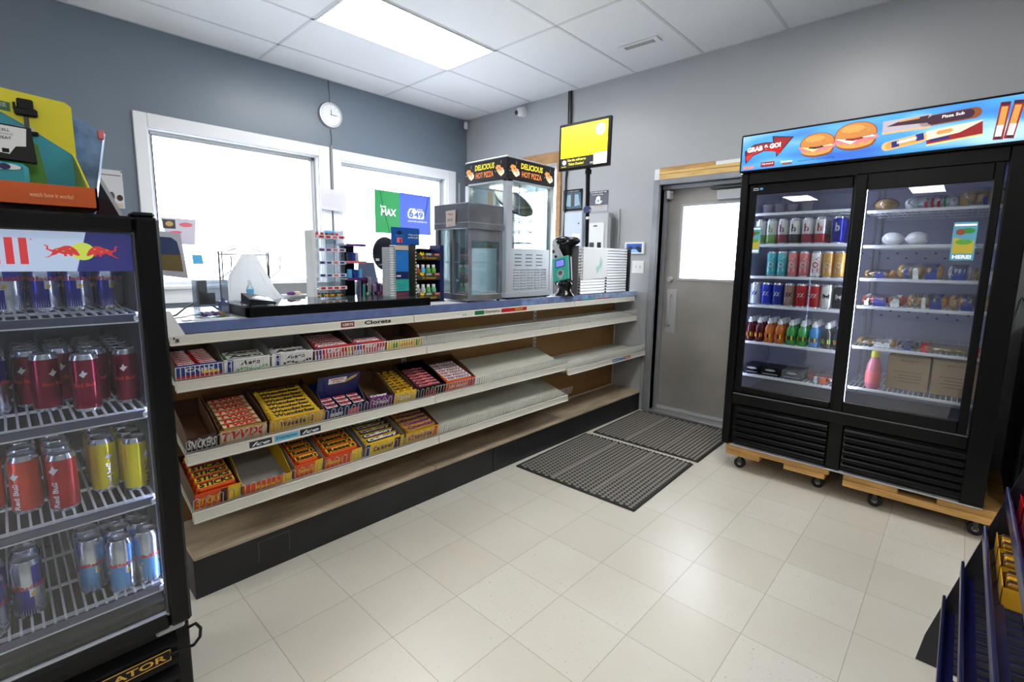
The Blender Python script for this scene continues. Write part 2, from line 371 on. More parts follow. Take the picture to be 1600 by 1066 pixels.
# ceiling vent
t = thing('ceiling_vent', 'small white slotted air register in the ceiling by the right wall', 'vent', (-.495, -2.57, ZC), (0, 0, .05))
MB().box(-.05, .05, -.16, .16, -.008, 0, pale, .003).build('vent_plate', t)
m = MB()
for i in range(16): m.box(-.025, .025, -.118+i*.0155, -.11+i*.0155, -.0095, -.008, mat('vent dark', (120, 112, 96), .6))
m.build('slots', t)

# ================================================================ COUNTER
t = thing('display_counter', 'long low shop counter with brown back panel, plywood base deck and black kick plate', 'counter', (-1.83, -2.3, 0))
def W2(m): return m.xf(Matrix.Translation((1.83, 2.3, 0)))
X0, X1 = -3.62, -.022
m = MB()
for a, b in ((X0, -2.425), (-2.42, -1.205), (-1.2, X1)): m.box(a, b, -2.485, -2.16, .172, .19, ply, .003)
W2(m).build('base_deck', t)
m = MB(); m.box(X0, -1.95, -2.47, -2.455, 0, .172, kick).box(-1.945, X1, -2.47, -2.455, 0, .172, kick).box(X0, X0+.015, -2.455, -2.16, 0, .172, kick)
for x, z in ((-3.38, .05), (-1.86, .06)):   # outlet cover outlines scuffed into the plate
    for a in (0, .13): m.box(x+a, x+a+.003, -2.4715, -2.47, z, z+.09, greyd)
    m.box(x, x+.133, -2.4715, -2.47, z+.09, z+.093, greyd)
W2(m).build('kick_plate', t)
W2(MB().box(X0, X1, -2.17, -2.155, .19, 1.03, board).box(X0, X1, -2.155, -1.78, .19, .2, board).box(X0, X1, -2.18, -2.17, .19, .2, cream).box(X0, X1, -1.78, -1.76, 0, 1.03, grey)).build('back_panel', t)
for x in (-3.6, -2.42, -1.21):
    m = MB().box(x-.014, x+.014, -2.178, -2.17, .19, 1.03, cream)
    for k in range(26): m.box(x-.004, x+.004, -2.1785, -2.178, .24+k*.03, .255+k*.03, black)
    W2(m).build('upright', t)
W2(MB().poly([(-2.16, .19), (-2.47, .19), (-2.47, .6), (-2.43, .78), (-2.36, 1.07), (-2.16, 1.07)], (-.022, 0, 0), (0, 1, 0), (0, 0, 1), wallB, .02)).build('end_panel', t)
W2(MB().box(-.03, -.02, -2.178, -2.168, .19, 1.03, cream)).build('corner_strip', t)

t = thing('countertop', 'scuffed blue-edged laminate countertop running from the left cooler to the right wall', 'countertop', (-1.83, -2.05, 1.07))
def W3(m): return m.xf(Matrix.Translation((1.83, 2.05, -1.07)))
W3(MB().box(X0, -.01, -2.378, -1.72, 1.07, 1.112, top_lam, .004)).build('worktop', t)
m = MB().box(X0, -1.6, -2.386, -2.378, 1.068, 1.1135, blue_lam, .003).box(-1.595, -.72, -2.386, -2.378, 1.068, 1.1135, mat('worn blue laminate', (122, 142, 190), .35, var=.35, vscale=16), .003).box(-.715, -.01, -2.386, -2.378, 1.068, 1.1135, mat('pale blue laminate', (150, 172, 205), .35, var=.3, vscale=20), .003)
W3(m).build('edge_band', t)
m = MB()
for a, b in ((X0, -2.5), (-2.495, -1.0), (-.995, -.06)):
    m.poly([(-2.392, 1.066), (-2.384, 1.066), (-2.384, 1.024), (-2.396, 1.024), (-2.40, 1.03), (-2.396, 1.036)], (b, 0, 0), (0, 1, 0), (0, 0, 1), cream, b-a if False else .001)
    m.box(a, b, -2.396, -2.38, 1.03, 1.066, cream, .003).box(a, b, -2.401, -2.38, 1.026, 1.033, cream, .002)
y = -2.3965
m.box(-2.925, -2.855, y-.0006, y, 1.036, 1.062, mat('maroon', (130, 24, 34), .5)).text('CERTS', (-2.918, y-.0008, 1.043), XU, ZU, .056, .012, white, .03)
m.text('Clorets', (-2.80, y-.0002, 1.04), XU, ZU, .155, .02, black, .03)
m.box(-2.21, -2.1, y-.0005, y, 1.036, 1.046, paper).text('mints', (-2.15, y-.0008, 1.038), XU, ZU, .04, .01, greyd)
m.box(-2.045, -1.965, y-.0005, y, 1.035, 1.06, darkgreen).text('Dentyne', (-1.955, y-.0008, 1.038), XU, ZU, .13, .02, greyd, .02)
m.box(-1.81, -1.56, y-.0005, y, 1.036, 1.06, red).box(-1.68, -1.6, y-.001, y, 1.04, 1.056, gold)
m.text("'s", (-3.61, y-.0008, 1.04), XU, ZU, .02, .02, black, .03)
m.box(-.95, -.45, -2.387, -2.386, 1.07, 1.076, red).box(-.9, -.7, -2.3875, -2.3865, 1.07, 1.078, teal)
W3(m).build('price_rail', t)

# ---- sloped shelves
ROW = {1: (-2.405, .887, -2.178, .925), 2: (-2.475, .612, -2.178, .71), 3: (-2.51, .388, -2.178, .49)}
def shelf(row, x0, x1, label, fence=True, flat=None, fh=.056, step=.016, loops=False, fx=None, mats=[]):
    yf, zf, yb, zb = flat or ROW[row]; t = thing('display_shelf', label, 'shelf', (x0, yf, zf))
    dy, dz = yb-yf, zb-zf; w = x1-x0; th = math.atan2(dz, dy)
    def s(u, v): return (v*math.cos(th)-u*math.sin(th), v*math.sin(th)+u*math.cos(th))
    M = Matrix.Rotation(th, 4, 'X')
    m = MB().box(.002, w-.002, .004, math.hypot(dy, dz), -.008, 0, creamd)
    m.xf(M)
    for x in (.012, w-.016): m.poly([(.01, -.01), (dy-.01, dz-.01), (dy-.01, dz-.06), (.03, -.03)], (x, 0, 0), (0, 1, 0), (0, 0, 1), creamd, .003)
    m.build('shelf_deck', t)
    m = MB().box(.001, w-.001, -.014, .004, -.038, .0, cream, .004).box(.001, w-.001, -.02, -.012, -.042, -.034, cream, .003).box(.001, w-.001, -.016, -.01, -.004, .003, cream, .002)
    for (a, b, c, mm, tx, tm) in mats:
        m.box(a, b, -.0146, -.014, -.032, -.006, mm)
        if tx: m.text(tx, (a+.008, -.0148, -.027), XU, ZU, b-a-.016, .016, tm, .02, c)
    m.build('price_rail', t)
    if fence:
        m = MB(); a, b = fx or (.006, w-.006); n = int((b-a)/step); lean = .012 if row > 1 else .004
        m.tube([(a, -.004, .008), (b, -.004, .008)], .0022, chrome, 5)
        if row == 1 or not loops: m.tube([(a, -.004-lean, fh), (b, -.004-lean, fh)], .0022, chrome if row > 1 else wirew, 5)
        for i in range(n+1):
            x = a+(b-a)*i/n
            if loops and i % 2 == 0 and i < n:
                x2 = a+(b-a)*(i+1)/n
                m.tube([(x, -.004, .006), (x, -.004-lean, fh-.004), ((x+x2)/2, -.005-lean, fh+.003), (x2, -.004-lean, fh-.004), (x2, -.004, .006)], .0021, chrome, 4)
            elif not loops: m.tube([(x, -.004, .006), (x, -.004-lean, fh)], .002 if step > .01 else .0012, chrome if row > 1 and not flat else wirew, 4)
        for k in range(4):
            x = a+(b-a)*(k+.5)/4; m.box(x-.02, x+.02, -.004, .014, .001, .006, chrome)
        m.build('wire_fence', t)
    return t
iceM = mat('icy blue', (120, 190, 225), .4); inkM = mat('ink navy', (20, 30, 52), .4)
XS = [-3.62, -2.43, -1.217, -.045]
shelf(1, XS[0], XS[1], 'top sloped cream shelf of the counter, left section filled with boxed chocolate bars')
shelf(1, XS[1], XS[2], 'top sloped cream shelf of the counter, empty middle section with a dense wire fence', step=.009)
shelf(1, XS[2], XS[3], 'top sloped cream shelf of the counter, empty right section ending at the grey side panel')
shelf(2, XS[0], XS[1], 'middle sloped cream shelf of the counter, left section with gold, yellow and navy boxes', loops=True, step=.017,
      mats=[(.225, .315, .4, inkM, 'Ice', white), (.325, .43, 0, iceM, 'Dentyne', mat('deep teal', (20, 100, 130), .4)), (.435, .53, .4, inkM, 'Ice', white)])
shelf(2, XS[1], XS[2], 'middle sloped cream shelf, section with black and orange boxes and empty space beyond', step=.02, fx=(.006, 1.27))
shelf(2, XS[2]+.01, XS[3]+.03, 'flat empty cream shelf with a red and blue price strip beside the grey side panel', flat=(-2.495, .572, -2.178, .60), fh=.07,
      mats=[(.62, .72, 0, mat('strip blue', (40, 80, 170), .4), 'DENTYNE', white), (.725, .8, 0, iceM, 'ice', navy), (.805, .91, 0, red, 'TRIDENT', white)])
shelf(3, XS[0], XS[1], 'lowest sloped cream shelf of the counter, left section with orange and yellow boxes', loops=True, step=.02)
shelf(3, XS[1], XS[2], 'lowest sloped cream shelf of the counter, empty section with looped wire fence', loops=True, step=.017, fx=(.006, 1.26))

# ---- candy boxes and bars
def frame_of(row):
    yf, zf, yb, zb = ROW[row]; return yf, zf, math.atan2(zb-zf, yb-yf), math.hypot(zb-zf, yb-yf)
def candybar(L, D, H, body, band, tx, tm, end=None, wide=.84):
    # one wrapped bar, long axis x, centre at origin, standing on z=0
    m = MB(); e = .008; n = 5
    m.box(-L/2+e, L/2-e, -D/2, D/2, 0, H, body, min(D, H)*.28)
    for sx in (-1, 1):
        m.add([(sx*(L/2-e-.002), -D*.3, .15*H), (sx*(L/2-e-.002), D*.3, .15*H), (sx*(L/2-e-.002), D*.3, .85*H), (sx*(L/2-e-.002), -D*.3, .85*H),
               (sx*L/2, -D*.42, .35*H), (sx*L/2, D*.42, .35*H), (sx*L/2, D*.42, .6*H), (sx*L/2, -D*.42, .6*H)],
              [(0, 1, 5, 4), (1, 2, 6, 5), (2, 3, 7, 6), (3, 0, 4, 7), (4, 5, 6, 7)], end or body)
    if band: m.box(-L*wide/2, L*wide/2, -D*.36, D*.36, H-.0008, H+.0006, band)
    if tx: m.text(tx, (-L*wide*.47, -D*.36, H+.0008), XU, YU, L*wide*.94, D*.74, tm, .05, .15)
    return m
def candy(row, x0, x1, hf, label, outer, inner, front=None, bars=None, hb=.09, extra=None, dep=.22, stripes=None, name='candy_display_box', y0=.008, sidem=None):
    yf, zf, th, full = frame_of(row); w = x1-x0-.003; t = .0025; dep = min(dep, full-.02)
    m = MB(); sm = sidem or inner
    m.box(0, w, 0, dep, 0, t, inner).box(0, w, 0, t, t, hf, outer)
    for x in (0, w-t): m.poly([(0, t), (dep, t), (dep, hb), (dep*.45, hb*.95), (.02, hf), (0, hf)], (x, 0, 0), (0, 1, 0), (0, 0, 1), sm, t)
    m.box(0, w, dep-t, dep, t, hb, inner)
    if extra: extra(m, w, hf, dep, hb)
    if stripes:
        sm_, n = stripes
        for i in range(n): m.box(w*(i+.15)/n, w*(i+.6)/n, -.0006, 0, .004, hf*.45, sm_)
    if front:
        tx, tm, a, b, c, d, sh = front
        m.text(tx, (w*a, -.0009, hf*c), XU, ZU, w*(b-a), hf*(d-c), tm, .03, sh, d=.0003)
    M = Matrix.Translation((x0+.0015, yf+y0, zf+.0005)) @ Matrix.Rotation(th, 4, 'X')
    o = m.build(name); o.matrix_world = M; tag(o, label, 'candy box', 'open candy boxes on the counter shelves')
    if bars:
        n, D, H, args, lb, nx = bars; cols = nx; first = None; Lb = (w-.01)/cols
        bw = candybar(Lb-.003, D, H, *args)
        for k in range(n):
            for cxi in range(cols):
                Mb = M @ Matrix.Translation((.005+Lb*(cxi+.5)+random.uniform(-.001, .001), .012+D*(k+.5)*1.04, .0032+.0)) @ Matrix.Rotation(random.uniform(-.02, .02), 4, 'Z')
                if first is None: first = bw.build('candy_bar'); b = first
                else: b = first.copy(); COL.objects.link(b)
                b.matrix_world = Mb; tag(b, lb, 'candy bar', lb.split(' lying')[0]+'s')
    return o
def ex(fn): return fn
kitred = mat('wafer red', (205, 26, 30), .3); mint = mat('mint green', (120, 196, 120), .4); wht = mat('carton white', (240, 240, 240), .45)
mil = mat('milk blue', (30, 60, 150), .4); ycar = mat('carton yellow', (246, 206, 40), .4); ycar2 = mat('mustard', (226, 176, 40), .4); dk = mat('dark inner card', (66, 48, 36), .7)
ocar = mat('carton orange', (238, 88, 24), .4); pcar = mat('carton purple', (112, 36, 116), .4); inn = mat('grey inner card', (150, 148, 146), .7)
def band(col, a, b, c=0, d=1):
    def f(m, w, hf, dep, hb): m.box(w*a, w*b, -.0005, 0, hf*c+.0005, hf*d-.0005, col)
    return f
def many(*fs):
    def f(*a):
        for g in fs: g(*a)
    return f
def slash(col, a, b):
    def f(m, w, hf, dep, hb): m.box(w*a, w*b, -.0007, 0, hf*.06, hf*.94, col)
    return f
def cdbox(m, w, hf, dep, hb):   # white box with navy flash, letter C and a green or brown swirl
    m.box(w*.08, w*.2, -.0005, 0, .002, hf-.002, mil); m.text('C', (w*.11, -.0009, hf*.45), XU, ZU, w*.06, hf*.22, white, .04)
def dots(col, n=9, c=.12, r=.004):
    def f(m, w, hf, dep, hb):
        for i in range(n):
            x = w*(.3+.62*i/(n-1)); z = hf*(c+.1*math.sin(i*.9)); m.cyl((x, 0, z+r), (x, -.0009, z+r), r, r, col, 8)
    return f
candy(1, -3.615, -3.452, .062, 'open box of red and blue wrapped bars at the left end of the top shelf', mil, dk, ('Crush', white, .2, .8, .5, .8, 0), (9, .02, .052, (red, redb, 'crush', white), 'thin red wrapped bar with white lettering in the leftmost box of the top shelf', 2),
      extra=many(band(redb, 0, 1, 0, .28), band(ycar, .55, .95, .3, .5)))
candy(1, -3.448, -3.262, .062, 'white open box with mint green bubbles and brown lettering', wht, inn, ('Aero', brown, .34, .78, .5, .82, .25), (2, .045, .056, (mint, wht, 'Aero', brown), 'mint green and white wrapped chocolate bar lying in the white box', 1), extra=many(cdbox, dots(mint, 10, .1, .006)))
candy(1, -3.258, -3.07, .062, 'white open box with brown bubbles and brown lettering on the top shelf', wht, inn, ('Aero', brown, .32, .8, .5, .82, .25), (2, .045, .056, (wht, None, 'Aero', brown), 'white and brown wrapped chocolate bar lying in the box with brown bubbles', 1), extra=many(cdbox, dots(brown, 10, .1, .006)))
candy(1, -3.066, -2.868, .066, 'red and white striped open box full of red wafer bars', kitred, dk, ('KitKat', white, .3, .66, .5, .85, .2), (6, .03, .06, (kitred, None, 'KitKat', white), 'red wafer bar with white lettering lying in the fuller striped box', 1), stripes=(white, 12), extra=many(band(mil, .06, .16), band(gold, .82, .98, .2, .8)))
candy(1, -2.864, -2.684, .066, 'red striped open box holding two red wafer bars', kitred, inn, ('KitKat', white, .34, .7, .5, .85, .2), (2, .03, .06, (kitred, None, 'KitKat', white), 'red wafer bar with white lettering lying in the nearly empty striped box', 1), stripes=(white, 12), extra=band(mil, .08, .2))
candy(1, -2.68, -2.45, .05, 'low yellow open box with red lettering at the right end of the filled top shelf', ycar, kraft, ('crunch', redb, .36, .74, .4, .75, .1), None, extra=many(band(green, .16, .3, .25, .8), band(green, .8, .92, .2, .9)))
candy(2, -3.612, -3.508, .07, 'dark brown empty box with white lettering, leftmost on the middle counter shelf', mat('snack brown', (58, 32, 28), .4), kraft, ('SNICKERS', white, .02, .98, .22, .8, .2), None, dep=.25)
candy(2, -3.502, -3.318, .07, 'gold and red open box heaped with red and gold twin bars', gold, kraft, ('TWIX', kitred, .04, .96, .25, .85, .2), (7, .032, .064, (mat('twin gold', (150, 112, 56), .3, metal=.2), mat('twin cream', (222, 200, 160), .35), 'TWIX', kitred), 'gold wrapped twin bar with red lettering lying in the gold box', 1), dep=.26, extra=band(mat('twin cream', 0), .02, .98, .15, .92))
candy(2, -3.312, -3.065, .068, 'wide yellow open box heaped with yellow bars with black lettering', ycar2, kraft, ('Wunderbar x2', inkM, .2, .8, .35, .75, .15), (8, .029, .064, (ycar, ycar, 'Wunderbar', inkM), 'bright yellow wrapped bar with black lettering lying in the wide yellow box', 1), dep=.27)
def snapcard(m, w, hf, dep, hb):
    m.box(-.0, w, dep*.55, dep*.55+.003, .002, .17, navy); y = dep*.55-.0006
    m.box(w*.25, w*.68, y, y+.0006, .125, .155, wht); m.text('sesame', (w*.3, y-.0004, .143), XU, ZU, w*.3, .009, red, .02).text('snaps', (w*.34, y-.0004, .129), XU, ZU, w*.22, .009, red, .02)
    for i in range(3): m.poly([(w*(.62+.05*i), .122+.006*i), (w*(.8+.05*i), .135+.006*i), (w*(.84+.05*i), .15+.006*i), (w*(.66+.05*i), .138+.006*i)], (0, y-.0004-.0005*i, 0), XU, ZU, bread, .0006)
    for i in range(4):
        for j in range(2): m.box(w*(.12+.0*i), w*.2, y-.0003, y, .03+.03*i, .045+.03*i, mil)
candy(2, -3.06, -2.84, .05, 'navy open box with a tall header card picturing sesame snaps', navy, navy, ('sesame', wht, .1, .4, .3, .7, 0), (3, .03, .052, (navy, wht, 'snaps', red), 'small navy and white snap packet lying in the navy box', 3), dep=.2, extra=many(snapcard, band(pink, .55, .8, .1, .8)))
candy(2, -2.836, -2.694, .066, 'purple open box with white script between the navy and yellow boxes', pcar, kraft, ('Crispy', white, .15, .85, .35, .75, .2), (1, .03, .055, (pcar, None, 'Crispy', white), 'purple wrapped chocolate bar lying in the purple box', 1), dep=.22, sidem=kraft)
candy(2, -2.69, -2.55, .068, 'yellow open box with rows of slim yellow bars', ycar, kraft, ('Caramel', wht, .2, .8, .3, .7, .2), (8, .026, .072, (ycar, None, 'Eat', brown), 'slim yellow bar with brown marks lying in the yellow box beside the purple one', 3), dep=.25)
candy(2, -2.546, -2.352, .068, 'black open box filled with dark red wrapped bars', black, black, ('Coffee', red, .3, .7, .3, .7, .1), (7, .028, .06, (mat('bar maroon', (84, 26, 30), .35), None, 'Coffee', pink), 'dark maroon wrapped bar with pink lettering lying in the black box', 1), dep=.25, extra=band(red, .25, .75, .1, .25))
candy(2, -2.348, -2.118, .068, 'orange open box with white lettering filled with orange and red bars', orange, kraft, ('Oh Henry!', white, .15, .72, .2, .6, .2), (7, .028, .064, (orange, wht, 'Oh Henry', navy), 'orange wrapped bar with navy lettering lying in the orange box', 1), dep=.26, extra=many(band(red, .8, 1, 0, 1)))
def reese(m, w, hf, dep, hb):
    m.box(w*.72, w, -.0005, 0, .001, hf, ycar)
candy(3, -3.612, -3.445, .075, 'orange box of peanut butter sticks, leftmost on the lowest counter shelf', ocar, kraft, ('STICKS', ycar, .05, .55, .25, .7, .2), (6, .036, .085, (ocar, ycar, 'STICKS', inkM), 'orange and yellow wrapped stick pack lying in the leftmost box of the lowest shelf', 1), dep=.25, extra=many(reese, slash(brown, .56, .7)))
candy(3, -3.44, -3.237, .05, 'nearly empty low orange tray between two full orange boxes', ocar, inn, ("Reese's", ycar, .25, .75, .25, .7, .2), None, dep=.28, extra=many(band(ycar, .8, 1)), sidem=ycar)
candy(3, -3.232, -3.098, .075, 'orange and yellow box of peanut butter cups beside the empty tray', ocar, inn, ("Reese's", ycar, .12, .66, .35, .7, .2), (5, .04, .08, (ocar, ycar, "Reese's", brown), 'orange wrapped peanut butter cup pack lying in the box beside the empty tray', 1), dep=.23, extra=reese)
candy(3, -3.094, -2.9, .072, 'orange and yellow box of peanut butter cups next to the yellow and blue box', ocar, inn, ("Reese's", ycar, .08, .5, .35, .7, .2), (5, .04, .076, (ocar, ycar, "Reese's", brown), 'orange wrapped peanut butter cup pack in the box nearest the blue striped box', 1), dep=.23, extra=reese)
candy(3, -2.885, -2.655, .072, 'yellow open box with a blue edge stripe and brown lettering', ycar, inn, ('Caramel', brown, .2, .7, .3, .7, .2), (5, .036, .068, (ycar, brown, 'Cadbury', wht), 'yellow and brown wrapped bar lying in the box with the blue edge stripe', 1), dep=.22, extra=many(band(mil, .02, .12), slash(brown, .74, .9)))
candy(3, -2.65, -2.425, .072, 'gold box of honeycomb bars at the right end of the filled lowest shelf', ycar2, kraft, ('Crunchie', pcar, .1, .8, .3, .7, .2), (6, .034, .076, (gold, None, 'Crunchie', pcar), 'gold wrapped bar with purple lettering lying in the gold box', 1), dep=.25, extra=slash(redb, .86, .95))

# ================================================================ FLOOR MATS
def rubber_mat(label, loc, rz, w, d):
    t = thing('floor_mat', label, 'mat', loc, (0, 0, rz), 'rubber drainage mats')
    m = MB().box(-w/2, w/2, -d/2, d/2, 0, .009, mat('mat rubber', (40, 39, 38), .75), .003).build('mat_base', t)
    m = MB(); g = mat('mat rib', (140, 136, 129), .7); p = .029; nx = int((w-.03)/p); ny = int((d-.03)/p)
    for i in range(nx):
        for j in range(ny):
            x = -w/2+.018+(i+.5)*(w-.036)/nx; y = -d/2+.018+(j+.5)*(d-.036)/ny; r = .0085; x += .007*(1 if j % 2 else -1)
            
            vs = []; s = .0128
            for k in range(8): vs.append((x+r*math.cos(k*pi/4), y+r*math.sin(k*pi/4), .0125))
            for k in range(8): vs.append((x+s*math.cos(k*pi/4), y+s*math.sin(k*pi/4), .009))
            m.add(vs, [tuple(range(8))]+[(k, 8+k, 8+(k+1) % 8, (k+1) % 8) for k in range(8)], g)
    for yy in (-d/6, d/6): m.box(-w/2+.01, w/2-.01, yy-.002, yy+.002, .009, .0128, mat('mat seam', (165, 162, 155), .7))
    m.build('nub_field', t)
    m = MB()
    for j in range(ny): m.box(w/2-.002, w/2+.01, -d/2+.02+j*p, -d/2+.032+j*p, 0, .008, mat('mat rubber', 0))
    m.build('comb_edge', t); return t
rubber_mat('black rubber drainage mat on the floor in front of the empty shelves', (-1.335, -2.938, 0), .03, .86, .87)
rubber_mat('black rubber drainage mat lying against the steel door sill', (-.448, -2.935, 0), .02, .8, .855)

# ================================================================ HELPERS FOR CONTENTS
def B(m, name, par):
    # geometry written in world coordinates, linked under par
    l = Vector((0, 0, 0)); p = par
    while p: l += p.location; p = p.parent
    return m.xf(Matrix.Translation(-l)).build(name, par)
def bent(r, c, z, a0=-pi/2):
    # maps flat (s,t) onto a cylinder of radius r around c, facing angle a0
    def f(s, t): a = a0+s/r; return (c[0]+(r+.0004)*math.cos(a), c[1]+(r+.0004)*math.sin(a), z+t)
    return f
def can_mesh(r, h, style):
    m = MB(); n = 24; e = .009; H = h-.012
    pr = [(r*.8, 0), (r, e), (r, h*.38), (r, h*.52), (r, H), (r*.84, h-.002), (r*.84, h), (r*.77, h), (r*.76, h-.004), (.0012, h-.004)]
    base = style.get('base', silver)
    def fn(i, j):
        if j >= 4 or j == 0: return silver
        if style.get('quad'):
            q = (i//6) % 2; up = j >= 3
            if j == 2: q2 = ((i+1)//6) % 2; return style['quad'][0] if (q2 == 0) else style['quad'][1]
            return style['quad'][0] if (q == (1 if up else 0)) else style['quad'][1]
        if style.get('bands'): return style['bands'][j-1]
        return base
    m.lathe(pr, (0, 0, 0), silver, n, fn)
    for a in (style.get('angles') or (-pi/2, pi/2)):
        if style.get('tx'):
            w, hh, z = style.get('tb', (.034, .011, h*.5)); s0 = -w/2
            if style.get('vert'):
                f0 = bent(r, (0, 0), z, a); m.text(style['tx'], 0, 0, 0, w, hh, style['tm'], .03, mp=lambda x, y, f0=f0, hh=hh: f0(-y+hh/2, x))
            else:
                f0 = bent(r, (0, 0), z, a); m.text(style['tx'], 0, 0, 0, w, hh, style['tm'], .03, mp=lambda x, y, f0=f0, s0=s0: f0(x+s0, y))
        if style.get('dot'):
            col, rr, z = style['dot']; f0 = bent(r+.0002, (0, 0), z, a); k = 10
            m.add([f0(-rr, -rr*.2), f0(0, -rr*1.1), f0(rr, rr*.3), f0(rr*.3, rr*.4), f0(0, rr*1.2), f0(-rr*.4, rr*.3)], [tuple(range(6))], col)
    if style.get('rays'):
        for i in range(40):
            f0 = bent(r, (0, 0), .01, 2*pi*i/40); m.add([f0(0, 0), f0(.0016, 0), f0(.0006, .018)], [(0, 1, 2)], style['rays'])
    return m
PRO = {}
def put(kind, mk, name, loc, label, cat, group, rz=0, parts=None):
    # first use builds the mesh, later uses are object copies of it
    if kind not in PRO: PRO[kind] = mk().build(name); o = PRO[kind]
    else: o = PRO[kind].copy(); COL.objects.link(o)
    o.location = loc; o.rotation_euler = (0, 0, rz); return tag(o, label, cat, group)
def wshelf(par, x0, x1, y0, y1, z, m=coolwire, step=.022, lip=None, alongy=True, name='wire_shelf'):
    w = MB(); r = .0022
    if alongy:   # front faces -x, wires run along x
        k = int((y1-y0)/step)
        for i in range(k+1): y = y0+(y1-y0)*i/k; w.box(x0, x1, y-r, y+r, z-.005, z, m)
        for x in (x0, x0+.004, (x0*2+x1)/3, (x0+2*x1)/3, x1): w.box(x-.003, x+.003, y0, y1, z-.012, z-.005, m)
        w.box(x0-.006, x0, y0, y1, z-.016, z+.001, m, .003)
    else:        # front faces -y, wires run along y
        k = int((x1-x0)/step)
        for i in range(k+1): x = x0+(x1-x0)*i/k; w.box(x-r, x+r, y0, y1, z-.005, z, m)
        for y in (y0+.02, (y0*2+y1)/3, (y0+2*y1)/3, y1): w.box(x0, x1, y-.0035, y+.0035, z-.011, z-.005, m)
        if lip: w.box(x0, x1, y0-.004, y0, z-.022, z-.004, lip, .001).box(x0, x1, y0-.006, y0-.002, z-.024, z-.021, m)
    return B(w, name, par)
led = mat('cooler LED', (225, 232, 255), .5, emit=26)
ledr = mat('cooler LED small', (205, 215, 255), .5, emit=16)

# ================================================================ SLIDING DOOR COOLER
t = thing('display_cooler', 'tall black sliding glass cooler with a lit sandwich banner, standing on wooden dollies', 'cooler', (-.415, -4.15, .175))
Y0, Y1 = -4.772, -3.50
m = MB()
m.box(-.765, -.03, Y1-.045, Y1, .175, 1.93, black, .006).box(-.765, -.03, Y0, Y0+.045, .175, 1.93, black, .006).box(-.76, -.03, Y0+.045, Y1-.045, 1.87, 1.93, black).box(-.08, -.03, Y0+.045, Y1-.045, .175, 1.87, black).box(-.76, -.08, Y0+.045, Y1-.045, .175, .5, black)
m.box(-.77, -.03, Y0+.005, Y1-.005, 1.925, 2.13, black, .006)
B(m, 'cabinet', t)
L = MB(); a, b = Y0+.046, Y1-.046
L.box(-.092, -.082, a, b, .51, 1.865, coolin).box(-.72, -.09, a, a+.012, .51, 1.865, coolin).box(-.72, -.09, b-.012, b, .51, 1.865, coolin).box(-.72, -.09, a, b, 1.855, 1.868, coolin).box(-.72, -.09, a, b, .502, .512, mat('cooler floor', (120, 120, 128), .4))
for z in (1.42, 1.05):
    for k in range(24): L.box(-.0935, -.092, a+.05+k*.046, a+.062+k*.046, z+(k % 2)*.03, z+.007+(k % 2)*.03, greyd)
for y in (-4.13, -4.16): L.box(-.15, -.13, y-.006, y+.006, .52, 1.85, lgrey)
B(L, 'liner', t)
m = MB(); m.box(-.80, -.765, Y1-.045, Y1, .18, 1.93, black, .005).box(-.80, -.765, Y0, Y0+.09, .18, 1.93, black, .005).box(-.80, -.765, Y0+.09, Y1-.045, 1.862, 1.93, black, .004).box(-.80, -.765, Y0+.09, Y1-.045, .462, .535, black, .004)
m.box(-.804, -.796, Y0+.09, Y1-.05, .528, .535, greyd, .002)  # paler strip painted in as the highlight along the rail edge
m.box(-.79, -.765, -4.165, -4.095, .18, .47, black, .003)
B(m, 'front_frame', t)
def sdoor(name, x, ya, yb, ga, gb, za, zb, gz0, gz1):
    m = MB(); m.box(x, x+.022, ya, ga, za, zb, black, .004).box(x, x+.022, gb, yb, za, zb, black, .004).box(x, x+.022, ga, gb, gz1, zb, black, .004).box(x, x+.022, ga, gb, za, gz0, black, .004)
    d = B(m, name, t); B(MB().box(x+.009, x+.013, ga, gb, gz0, gz1, fridge), 'glass_pane', d); return d
dl = sdoor('sliding_door', -.775, -4.15, -3.545, -4.085, -3.588, .535, 1.862, .578, 1.80)
dr = sdoor('sliding_door', -.80, -4.672, -4.10, -4.637, -4.152, .535, 1.862, .60, 1.778)
B(MB().box(-.777, -.775, -3.60, -3.57, 1.825, 1.84, silver).box(-.7775, -.777, -3.597, -3.573, 1.829, 1.836, black).box(-.777, -.775, -3.625, -3.607, 1.827, 1.84, sky), 'maker_badge', dl)
B(MB().box(-.745, -.735, -4.148, -4.14, .56, 1.85, led), 'led_strip', t)
B(MB().box(-.745, -.737, -3.562, -3.556, .56, 1.85, mat('added led', (215, 222, 255), .5, emit=14)), 'led_strip', t)  # hidden strip, added to brighten the cooler interior
for (ya, yb) in ((-4.09, -3.575), (-4.685, -4.175)):
    m = MB(); m.box(-.785, -.775, ya, yb, .195, .45, blackm)
    for k in range(6):
        z = .212+k*.041; m.poly([(-.785, z), (-.805, z+.006), (-.803, z+.016), (-.785, z+.03)], (0, ya, 0), (1, 0, 0), (0, 0, 1), black, yb-ya) if False else m.add(
            [(x, y, zz) for y in (ya, yb) for x, zz in ((-.785, z), (-.806, z+.004), (-.804, z+.015), (-.785, z+.03))], [(0, 3, 2, 1), (4, 5, 6, 7), (0, 1, 5, 4), (1, 2, 6, 5), (2, 3, 7, 6), (3, 0, 4, 7)], black)
    B(m, 'vent_grille', t)
B(MB().box(-.803, -.765, -4.77, -3.56, .176, .182, lgrey), 'bottom_trim', t)
for z in (1.69, 1.497, 1.298, 1.113, .875, .657): wshelf(t, -.715, -.12, -4.10, -3.57, z)
for z in (1.673, 1.485, 1.303, 1.148, .918, .68): wshelf(t, -.715, -.12, -4.735, -4.155, z)
